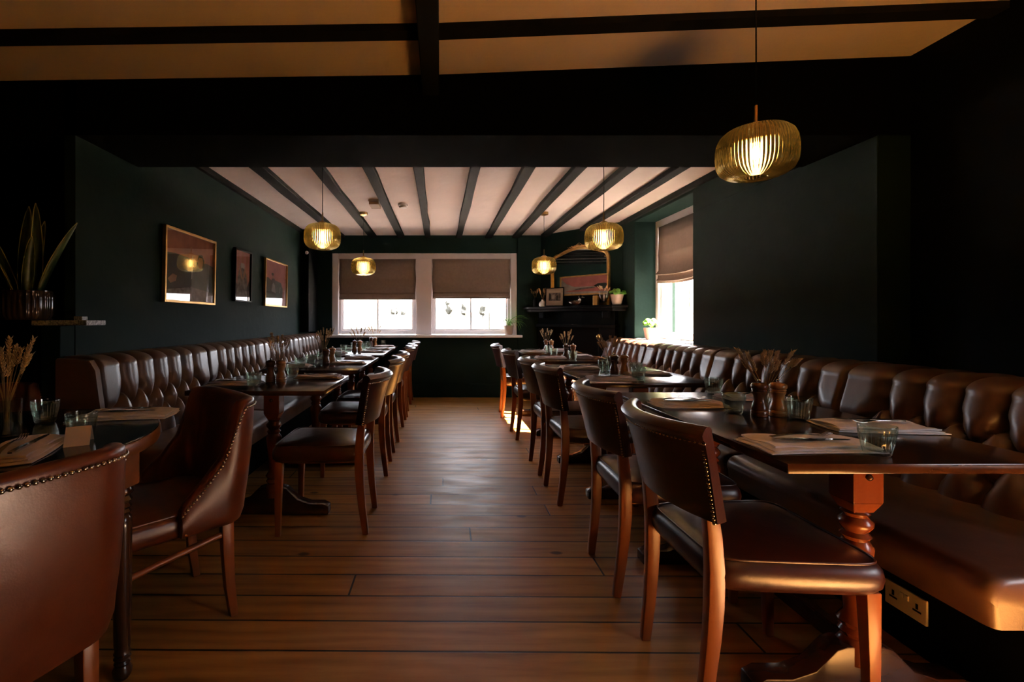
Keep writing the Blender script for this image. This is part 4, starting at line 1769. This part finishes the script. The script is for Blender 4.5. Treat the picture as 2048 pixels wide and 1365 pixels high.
# ------------------------------------------------------------------ pictures on the left wall
def picture(label, y0, y1, z0, z1, fw, fmat, shapes, thick=.028, group=None):
    """hangs on the left wall; shapes = [(material, polygon in 0..1 coordinates)]"""
    t = thing('framed_picture', label, 'picture', (XL + .008, (y0 + y1) / 2, (z0 + z1) / 2), 0, group)
    t.rotation_euler = (0, .019, 0)
    hy, hz = (y1 - y0) / 2, (z1 - z0) / 2
    b = MB()
    b.box(0.001, thick, -hy, -hy + fw, -hz, hz)
    b.box(0.001, thick, hy - fw, hy, -hz, hz)
    b.box(0.001, thick, -hy + fw, hy - fw, -hz, -hz + fw)
    b.box(0.001, thick, -hy + fw, hy - fw, hz - fw, hz)
    b.build('frame', fmat, t, smooth=0, bevel=.002)
    mats, mi = [], {}
    b = MB()
    iy, iz = hy - fw, hz - fw
    for k, (m, poly) in enumerate(shapes):
        if m not in mi:
            mi[m] = len(mats)
            mats.append(m)
        x = .008 + k * .0006
        pts = [(x, -iy + 2 * iy * u, -iz + 2 * iz * v) for u, v in poly]
        b.add(pts, [tuple(range(len(pts)))], mi[m])
    b.build('print', mats, t, smooth=0)
    b = MB()
    b.box(.019, .021, -iy, iy, -iz, iz)
    b.build('glazing', 'picture_glass', t, smooth=0)
    return t


def ell(cx, cy, rx, ry, n=20):
    return [(cx + rx * math.cos(2 * PI * i / n), cy + ry * math.sin(2 * PI * i / n)) for i in range(n)]


full = [(0, 0), (1, 0), (1, 1), (0, 1)]
picture('largest gold-framed picture on the left wall, salmon sky over dark figures', 3.262, 3.995, 1.285, 1.830, .018, 'gold', [
    ('salmon', full),
    ('print_dark', [(0, 0), (1, 0), (1, .60), (.85, .63), (.6, .62), (.45, .66), (.2, .68), (0, .67)]),
    ('print_green', [(.55, 0), (1, 0), (1, .40), (.92, .50), (.80, .55), (.70, .55), (.60, .46)]),
    ('print_skin', ell(.70, .62, .055, .10)),
    ('print_dark', [(.62, .62), (.66, .74), (.74, .75), (.79, .66), (.77, .60), (.74, .70), (.67, .70)]),
    ('print_pale', [(.505, .34), (.52, .34), (.535, .70), (.52, .70)]),
    ('print_skin', [(.05, .30), (.14, .38), (.22, .36), (.20, .28), (.10, .24)]),
    ('print_grey', [(.0, 0), (1, 0), (1, .16), (.5, .22), (0, .14)])], group='pictures on the left wall')
picture('narrow black-framed picture on the left wall with a pale figure before pink drapes', 4.377, 4.756, 1.337, 1.845, .014, 'black', [
    ('pinkish', full),
    ('salmon', [(.18, .3), (.30, .3), (.30, 1), (.18, 1)]), ('salmon', [(.45, .5), (.58, .5), (.58, 1), (.45, 1)]), ('salmon', [(.75, .3), (.86, .3), (.86, 1), (.75, 1)]),
    ('print_dark', [(0, 0), (1, 0), (1, .45), (.85, .3), (.2, .3), (0, .45)]),
    ('print_grey', [(.15, .05), (.85, .05), (.80, .45), (.70, .62), (.62, .75), (.40, .75), (.28, .62), (.20, .45)]),
    ('print_pale', [(.32, .62), (.40, .76), (.62, .76), (.70, .62), (.55, .66), (.45, .66)]),
    ('print_skin', [(.30, .62), (.38, .70), (.50, .45), (.46, .40)]), ('print_skin', [(.72, .62), (.64, .70), (.52, .45), (.56, .40)])],
    thick=.03, group='pictures on the left wall')
picture('smaller gold-framed picture on the left wall, farthest of the three', 5.137, 5.872, 1.315, 1.852, .016, 'gold', [
    ('pinkish', full),
    ('print_green', [(0, 0), (.80, 0), (.85, .40), (.75, .55), (.50, .58), (.3, .56), (.15, .62), (0, .60)]),
    ('print_dark', [(.22, .25), (.52, .25), (.50, .55), (.42, .62), (.32, .62), (.26, .50)]),
    ('print_skin', ell(.35, .66, .05, .055)),
    ('print_dark', ell(.34, .71, .055, .035)),
    ('print_pale', [(.30, .32), (.50, .28), (.45, .45), (.38, .52), (.33, .48)]),
    ('print_pale', [(.66, .30), (.70, .30), (.72, .44), (.68, .44)])], group='pictures on the left wall')

# ------------------------------------------------------------------ fireplace across the corner
u_ = (CB - CA).normalized()
n_ = Vector((u_.y, -u_.x))
if n_.dot(Vector((-1, -1))) < 0:
    n_ = -n_


def cp(s, o):
    q = CA + u_ * s + n_ * o
    return (q.x, q.y)


ZM = 1.352
fp = thing('fireplace', 'black fireplace with a deep mantel shelf across the back right corner', 'fireplace', (0, 0, 0))
b = MB()
b.prism([(1.245, 6.974), (1.30, 6.85), (2.16, 5.84), (2.345, 5.79), (2.348, 5.99), (1.525, 6.972)], ZM - .035, ZM)
b.prism([(1.29, 6.974), (1.34, 6.87), (2.18, 5.88), (2.345, 5.85), (2.348, 5.99), (1.525, 6.972)], ZM - .075, ZM - .035)
b.build('mantel_shelf', 'black', fp, smooth=0, bevel=.006)
b = MB()
b.prism([cp(.02, .003), cp(.02, .09), cp(1.24, .09), cp(1.24, .003)], 1.09, ZM - .075)
b.build('frieze', 'black_green', fp, smooth=0, bevel=.004)
b = MB()
b.prism([cp(.0, .003), cp(.0, .12), cp(1.26, .12), cp(1.26, .003)], 1.055, 1.10)
b.build('moulding', 'black', fp, smooth=0, bevel=.006)
for s0, s1 in ((.02, .24), (1.02, 1.24)):
    b = MB()
    b.prism([cp(s0, .003), cp(s0, .09), cp(s1, .09), cp(s1, .003)], 0, 1.055)
    b.build('jamb', 'black', fp, smooth=0, bevel=.004)
for s0 in (.10, 1.10):
    b = MB()
    b.prism([cp(s0, .09), cp(s0, .17), cp(s0 + .08, .17), cp(s0 + .08, .09)], ZM - .17, ZM - .075)
    b.build('bracket', 'black', fp, smooth=0, bevel=.01)
b = MB()
b.prism([cp(.24, .003), cp(.24, .01), cp(1.02, .01), cp(1.02, .003)], 0, 1.055)
b.build('firebox', 'black', fp, smooth=0)
b = MB()
b.prism([cp(.1, .003), cp(.1, .26), cp(1.16, .26), cp(1.16, .003)], 0, .03)
b.build('hearth', 'black', fp, smooth=0, bevel=.004)


def on_shelf(px, off):
    """point on the shelf seen at column px, at distance off in front of the breast"""
    # solve CA + u s + n off  with x = k y
    k = (px - 880) / F
    a = CA + n_ * off
    s = (a.x - k * a.y) / (k * u_.y - u_.x)
    q = a + u_ * s
    return q.x, q.y


ANG = math.atan2(u_.y, u_.x)
# arched mirror
cx_, cy_ = on_shelf(1158, .045)
Dm = cy_
mt = thing('overmantel_mirror', 'arched gilt overmantel mirror standing on the mantel shelf', 'mirror', (cx_, cy_, ZM), ANG)
hw_, Hm = .46, .80


def arch(off, zlo=0.0):
    pts = [(-hw_ + off, zlo)]
    R = .13
    zs_ = Hm - .13
    for k in range(9):
        a = PI - PI / 2 * k / 8
        pts.append((-hw_ + R + (R - off) * math.cos(a), zs_ - .05 + (R - off) * math.sin(a)))
    for k in range(1, 12):
        u = k / 12
        x = -hw_ + R + (2 * hw_ - 2 * R) * u
        pts.append((x, zs_ - .05 + R - off + .075 * math.sin(PI * u)))
    for k in range(9):
        a = PI / 2 - PI / 2 * k / 8
        pts.append((hw_ - R + (R - off) * math.cos(a), zs_ - .05 + (R - off) * math.sin(a)))
    pts.append((hw_ - off, zlo))
    return pts


b = MB()
o_, i_ = arch(0), arch(.04)
rings = []
for (xo, zo), (xi, zi) in zip(o_, i_):
    rings.append([(xo, .02, zo), (xo, -.018, zo), ((xo + xi) / 2, -.030, (zo + zi) / 2), (xi, -.014, zi), (xi, .02, zi)])
b.loft(rings)
b.build('frame', 'gold', mt, smooth=50)
b = MB()
b.box(-hw_ + .04, hw_ - .04, -.02, .015, 0, .04)
b.build('bottom_rail', 'gold', mt, smooth=0, bevel=.003)
b = MB()
pts = arch(.038)
b.add([(x, .0, z) for x, z in pts], [tuple(range(len(pts)))])
b.add([(x, .018, z) for x, z in pts], [tuple(range(len(pts)))])
b.build('mirror_glass', 'mirror', mt, smooth=0)
b = MB()
r = random.Random(2)
for k in range(26):
    u = -1 + 2 * k / 25
    x = .17 * u
    z = Hm - .05 + .072 * math.sin(PI * (.5 + .19 * u)) + .012 * r.random() - .072 + .075
    q = .016 * (1.2 - abs(u))
    stud(b, (x, -.02, z), (r.uniform(-.6, .6), -1, r.uniform(-.2, .8)), q)
b.tube([(-.06, 0, Hm + .02), (-.02, 0, Hm + .065), (.0, 0, Hm + .075), (.025, 0, Hm + .062), (.065, 0, Hm + .02)], .003, 6)
b.build('crest', 'gold', mt, smooth=60)


def shelf_frame(label, px, off, w, z0, h, fw, fmat, shapes, tilt=-.06, dang=0.0, name='framed_picture', cat='picture'):
    x, y = on_shelf(px, off)
    t = thing(name, label, cat, (x, y, z0), ANG + dang)
    R_ = Matrix.Rotation(tilt, 4, 'X')
    b = MB()
    b.xf = R_
    hw = w / 2
    b.box(-hw, -hw + fw, -.022, 0, 0, h)
    b.box(hw - fw, hw, -.022, 0, 0, h)
    b.box(-hw + fw, hw - fw, -.022, 0, 0, fw)
    b.box(-hw + fw, hw - fw, -.022, 0, h - fw, h)
    b.build('frame', fmat, t, smooth=0, bevel=.002)
    mats, mi = [], {}
    b = MB()
    b.xf = R_
    for k, (m, poly) in enumerate(shapes):
        if m not in mi:
            mi[m] = len(mats)
            mats.append(m)
        pts = [(-hw + fw + (w - 2 * fw) * u, -.004 - k * .0006, fw + (h - 2 * fw) * v) for u, v in poly]
        b.add(pts, [tuple(range(len(pts)))], mi[m])
    b.build('print', mats, t, smooth=0)
    b = MB()
    b.xf = R_
    b.box(-hw + fw, hw - fw, -.016, -.014, fw, h - fw)
    b.build('glazing', 'picture_glass', t, smooth=0)
    return t


shelf_frame('gold-framed pink seascape standing before the mirror on the mantel', 1167, .115, .74, ZM + .145, .27, .018, 'gold', [
    ('pinkish', full),
    ('print_pale', [(0, .12), (.2, .22), (.45, .25), (.7, .30), (.80, .40), (.55, .42), (.3, .42), (.12, .62), (0, .9)]),
    ('print_grey', [(.25, .22), (.5, .25), (.75, .32), (.70, .38), (.4, .34)]),
    ('print_pale', [(0, 0), (1, 0), (1, .10), (0, .16)]),
    ('print_green', [(.72, .42), (.80, .55), (.95, .56), (1, .5), (1, .2), (.86, .25)])], tilt=-.03)
b = MB()
b.prism([cp(.34, .085), cp(.34, .14), cp(1.02, .14), cp(1.02, .085)], ZM, ZM + .142)
tag(b.build('black_box', 'black', smooth=0, bevel=.004), 'long black box on the mantel carrying the pink seascape', 'box')
shelf_frame('black-framed small street photograph with wide mat on the mantel', 1109, .19, .27, ZM, .265, .010, 'black', [
    ('mat_board', full),
    ('print_grey', [(.15, .28), (.85, .28), (.85, .74), (.15, .74)]),
    ('print_dark', [(.15, .30), (.28, .36), (.28, .66), (.15, .72)]),
    ('print_pale', [(.32, .38), (.5, .38), (.5, .66), (.32, .62)]),
    ('print_dark', [(.60, .30), (.68, .30), (.70, .60), (.60, .56)])], tilt=-.08, dang=.25)
x, y = on_shelf(1086, .20)
b = MB()
b.lathe([(.03, 0), (.05, .004), (.056, .02), (.056, .045), (.045, .068), (.022, .082), (.018, .095), (.021, .10), (.015, .10), (.013, .085), (0, .08)], 36)
o = b.build('white_vase', 'white_pot', smooth=50)
o.location = (x, y, ZM)
tag(o, 'small round white vase on the left of the mantel', 'vase')
bouquet(x, y, ZM + .015, 31, 'dried grass in the white mantel vase', 12, .24, .06)
x, y = on_shelf(1071, .13)
b = MB()
b.lathe([(.025, 0), (.03, .003), (.038, .06), (.03, .11), (.02, .13), (.024, .14), (.018, .14), (.014, .12), (0, .115)], 30)
o = b.build('black_vase', 'black', smooth=50)
o.location = (x, y, ZM)
tag(o, 'dark vase at the left end of the mantel', 'vase')
bouquet(x, y, ZM + .06, 32, 'dark dried foliage in the black mantel vase', 10, .2, .07, True)


# duck decoy
def make_duck():
    t = thing('duck_decoy', 'small carved mallard duck on the mantel', 'duck decoy')
    b = MB()
    rings = []
    for x, w, zc, h in ((-.115, .004, .060, .004), (-.095, .018, .052, .012), (-.06, .036, .042, .028), (-.01, .046, .038, .036), (.04, .040, .042, .036), (.07, .025, .050, .028), (.085, .006, .055, .010)):
        rings.append([(x, w * math.cos(2 * PI * i / 20), zc + h * math.sin(2 * PI * i / 20)) for i in range(20)])
    b.loft(rings)
    b.build('body', 'foot', t, smooth=70)
    b = MB()
    b.tube([(.055, 0, .06), (.068, 0, .085), (.07, 0, .10)], [.024, .016, .015], 16)
    b.build('collar', 'white_pot', t, smooth=70)
    b = MB()
    blob(b, (.078, 0, .118), (.028, .021, .023), random.Random(0), 10)
    b.build('head', 'black', t, smooth=80)
    b = MB()
    b.loft([[(.098, .010 * math.cos(a), .114 + .008 * math.sin(a)) for a in [i * PI / 4 for i in range(8)]],
            [(.132, .010 * math.cos(a), .107 + .003 * math.sin(a)) for a in [i * PI / 4 for i in range(8)]]])
    b.build('bill', 'card', t, smooth=60)
    return t


dk = make_duck()
x, y = on_shelf(1151, .205)
dk.location = (x, y, ZM)
dk.rotation_euler = (0, 0, ANG)
x, y = on_shelf(1192, .185)
b = MB()
b.box(-.03, .03, -.03, .03, 0, .125)
o = b.build('brass_box', 'gold', smooth=0, bevel=.004)
o.location = (x, y, ZM)
o.rotation_euler = (0, 0, ANG)
tag(o, 'narrow gilt block standing on the mantel left of the crystal vase', 'ornament')
x, y = on_shelf(1208, .20)
b = MB()
b.lathe([(.035, 0), (.038, .004), (.018, .014), (.014, .03), (.03, .05), (.05, .09), (.062, .15), (.064, .175), (.060, .175), (.046, .09), (.02, .055), (0, .05)], 48,
        ribs=lambda a, k: 1 + .03 * math.cos(16 * a))
o = b.build('crystal_vase', 'clear', smooth=40)
o.location = (x, y, ZM)
tag(o, 'cut crystal vase on the mantel beside the potted plant', 'vase')
bouquet(x, y, ZM + .05, 33, 'bunch of dark dried foliage in the crystal vase', 14, .19, .09, True)


# ------------------------------------------------------------------ potted plants
def pot(b, r0, r1, h, ribs=0, n=96):
    f = (lambda a, k: 1 + (.02 * math.cos(ribs * a) if k in (2, 3, 4, 5) else 0)) if ribs else None
    b.lathe([(r0 * .8, 0), (r0, .004), (r0 + (r1 - r0) * .15, h * .15), (r0 + (r1 - r0) * .4, h * .4), (r0 + (r1 - r0) * .7, h * .7), (r1 - .001, h * .9), (r1, h * .93), (r1, h), (r1 * .92, h), (r1 * .88, h * .88)], n, ribs=f, caps=True)
    return b


def blade(b, base, az, length, width, lean, droop, n=8, mi=0):
    """narrow leaf growing from base towards azimuth az"""
    pts, ws = [], []
    p = Vector(base)
    ang = lean
    for k in range(n + 1):
        u = k / n
        pts.append(p.copy())
        ws.append(width * (math.sin(PI * min(1, .18 + u * .82)) ** .6 if u < 1 else 0.02))
        st = length / n
        p = p + Vector((math.cos(az) * math.sin(ang), math.sin(az) * math.sin(ang), math.cos(ang))) * st
        ang += droop / n
    side = Vector((-math.sin(az), math.cos(az), 0))
    vs = []
    for q, w in zip(pts, ws):
        vs += [tuple(q - side * w), tuple(q + Vector((0, 0, -w * .35))), tuple(q + side * w)]
    fs = []
    for k in range(n):
        a = k * 3
        fs += [(a, a + 1, a + 4, a + 3), (a + 1, a + 2, a + 5, a + 4)]
    b.add(vs, fs, mi)
    return pts, ws, side


def solid(o, th):
    s = o.modifiers.new('thickness', 'SOLIDIFY')
    s.thickness = th
    return o


def pilea(loc, label, seed, n, hgt, spr, lr, potmat, r0, r1, ph, ribs):
    r = random.Random(seed)
    t = thing('potted_plant', label, 'plant', loc)
    b = MB()
    pot(b, r0, r1, ph, ribs)
    b.build('pot', potmat, t, smooth=50)
    b = MB()
    b.lathe([(r1 * .86, ph * .86), (0.001, ph * .9)], 24)
    b.build('soil', 'soil', t, smooth=60)
    sb, lb = MB(), MB()
    for i in range(n):
        a = 2 * PI * i / n * 2.4 + r.uniform(-.3, .3)
        q = math.sqrt(r.uniform(.08, 1))
        e = Vector((spr * q * math.cos(a), spr * q * math.sin(a), ph + hgt * (1.1 - .75 * q) + r.uniform(-.01, .01)))
        sb.tube([(0, 0, ph * .86), tuple(Vector((e.x * .4, e.y * .4, ph + hgt * .45))), tuple(e)], .0018, 5)
        nn = Vector((e.x * 4, e.y * 4 - .6, .45)).normalized()
        up = Vector((0, 0, 1))
        sa = nn.cross(up).normalized()
        sc = nn.cross(sa)
        R = lr * r.uniform(.75, 1.1)
        m = 14
        vs = [tuple(e + (sa * math.cos(2 * PI * k / m) + sc * math.sin(2 * PI * k / m)) * R + nn * .002) for k in range(m)] + [tuple(e - nn * .003)]
        lb.add(vs, [(k, (k + 1) % m, m) for k in range(m)])
    sb.build('stems', 'leaf', t, smooth=60)
    solid(lb.build('leaves', 'leaf', t, smooth=60), .0012)
    return t


x, y = on_shelf(1234, .15)
pilea((x, y, ZM), 'round-leaved plant in a grey-pink pot at the right end of the mantel', 5, 22, .06, .10, .026, 'terracotta', .055, .082, .13, 0)
pilea((2.42, 5.32, RZ0 + .013), 'round-leaved money plant in a white ribbed pot on the side window sill', 6, 20, .10, .095, .030, 'white_pot', .065, .085, .13, 32)

# spider plant on the back sill
t = thing('spider_plant', 'spider plant in a beige pot at the right end of the back window sill', 'plant', (1.025, YB - .035, BZ0 + .013))
b = MB()
pot(b, .055, .075, .14)
b.build('pot', 'terracotta', t, smooth=50)
b = MB()
b.lathe([(.066, .122), (0.001, .126)], 24)
b.build('soil', 'soil', t, smooth=60)
b = MB()
r = random.Random(4)
for i in range(30):
    az = r.uniform(0, 2 * PI)
    if math.sin(az) > -.15:
        az = -abs(az) if az < PI else 2 * PI - abs(2 * PI - az)
        az = PI + abs((az % PI) - .0) if True else az
    blade(b, (r.uniform(-.02, .02), r.uniform(-.02, .02) - .005, .125), az, r.uniform(.22, .42), .0052, r.uniform(.1, .7), r.uniform(1.3, 2.6), 12)
solid(b.build('leaves', 'leaf', t, smooth=60), .0008)

# shelf and snake plant at the far left
b = MB()
b.box(-2.06, XL - .002, 2.40, YH - .002, 0, 1.128)
struct(b.build('wall_pier', 'green', smooth=0, bevel=.004))
b = MB()
b.box(-2.075, -1.795, 2.36, YH - .002, 1.1285, 1.155)
tag(b.build('granite_shelf', 'granite', smooth=0, bevel=.003), 'grey speckled granite ledge at the left wall corner', 'shelf')
b = MB()
b.box(-.022, .022, -.02, .02, 0, .02)
o = b.build('stone_block', 'granite', smooth=0, bevel=.003)
o.location = (-1.885, 2.44, 1.1555)
tag(o, 'small grey stone block on the granite ledge', 'ornament')
b = MB()
b.box(-3.2, -2.09, 2.36, 2.99, 0, 1.12)
b.box(-3.25, -2.08, 2.34, 2.99, 1.12, 1.15)
tag(b.build('black_cabinet', 'black_green', smooth=0, bevel=.005), 'black waist-high cabinet under the snake plant at the left edge', 'cabinet')
t = thing('snake_plant', 'tall snake plant in a ribbed brown glazed pot at the left edge', 'plant', (-2.09 - .0, 2.29, 1.1505))
t.location = (-2.155, 2.43, 1.1505)
t.scale = (1.05, 1.05, 1.05)
b = MB()
b.lathe([(.075, 0), (.098, .006), (.108, .03), (.110, .07), (.110, .11), (.108, .135), (.112, .14), (.112, .15), (.102, .15), (.098, .12)], 144,
        ribs=lambda a, k: 1 + (.02 * math.cos(28 * a) if k in (2, 3, 4, 5) else 0))
b.build('pot', 'brown_pot', t, smooth=50)
b = MB()
b.lathe([(.096, .125), (0.001, .13)], 24)
b.build('soil', 'soil', t, smooth=60)
b, eb = MB(), MB()
specs = [(-.02, 0, 1.57, .46, .035, .02, .1), (.03, .01, 0, .47, .036, .05, -.1), (.05, 0, 0.0, .42, .022, .35, .30), (-.05, 0, PI, .46, .028, .35, .25), (-.06, .02, PI, .40, .026, .55, .3),
         (.02, -.03, -.6, .30, .022, .18, .2), (-.03, -.03, -2.5, .34, .024, .3, .3), (-.06, -.02, 3.6, .30, .02, .6, .2), (0, .03, 1.4, .40, .03, .1, .1)]
for bx_, by_, az, ln, wd, lean, dr in specs:
    pts, ws, side = blade(b, (bx_, by_, .12), az, ln, wd, lean, dr, 14)
    for sg in (-1, 1):
        eb.tube([tuple(p + side * sg * w) for p, w in zip(pts, ws)], .0022, 5)
solid(b.build('leaves', 'leaf_dark', t, smooth=60), .003)
eb.build('leaf_margins', 'leaf_edge', t, smooth=60)


# ------------------------------------------------------------------ sockets, hearth tool
def socket(loc, label):
    t = thing('wall_socket', label, 'socket', loc, 0, 'double sockets')
    b = MB()
    b.box(-.008, 0, -.073, .073, -.043, .043)
    pl = b.build('faceplate', 'cream_plastic', t, smooth=0, bevel=.002)
    for oy in (-.042, .042):
        b = MB()
        b.box(-.0092, -.007, oy - .004, oy + .004, -.002, .016)
        b.box(-.0092, -.007, oy - .014, oy + .014, -.012, -.006)
        b.build('pin_holes', 'black', pl, smooth=0)
    for oy in (-.009, .009):
        b = MB()
        b.box(-.013, -.007, oy - .006, oy + .006, .008, .026)
        b.build('switch', 'cream_plastic', pl, smooth=0, bevel=.001)
    return t


socket((1.649, 1.642, .162), 'cream double socket on the base of the right banquette, nearest the camera')
socket((1.649, 5.62, .21), 'cream double socket far along the base of the right banquette')
x_, y_ = (1198 - 880) * 5.62 / F, 5.62
t = thing('fire_tool_stand', 'fire tool stand with a copper ball finial beside the fireplace', 'fire tools', (1.80, 6.02, 0))
k = (1.80 * F / 6.02 + 880)
t.location = ((1197 - 880) / F * 5.95, 5.95, 0)
t.location.x = 2.03 if False else t.location.x
b = MB()
b.lathe([(.06, .0), (.07, .004), (.065, .012), (.012, .02), (.006, .04), (.006, .90), (.0, .905)], 20)
b.build('pole', 'black', t, smooth=50)
b = MB()
b.lathe([(.0, .90), (.014, .903), (.026, .92), (.030, .94), (.026, .96), (.014, .975), (0, .978)], 20)
b.build('finial', 'brass', t, smooth=60)
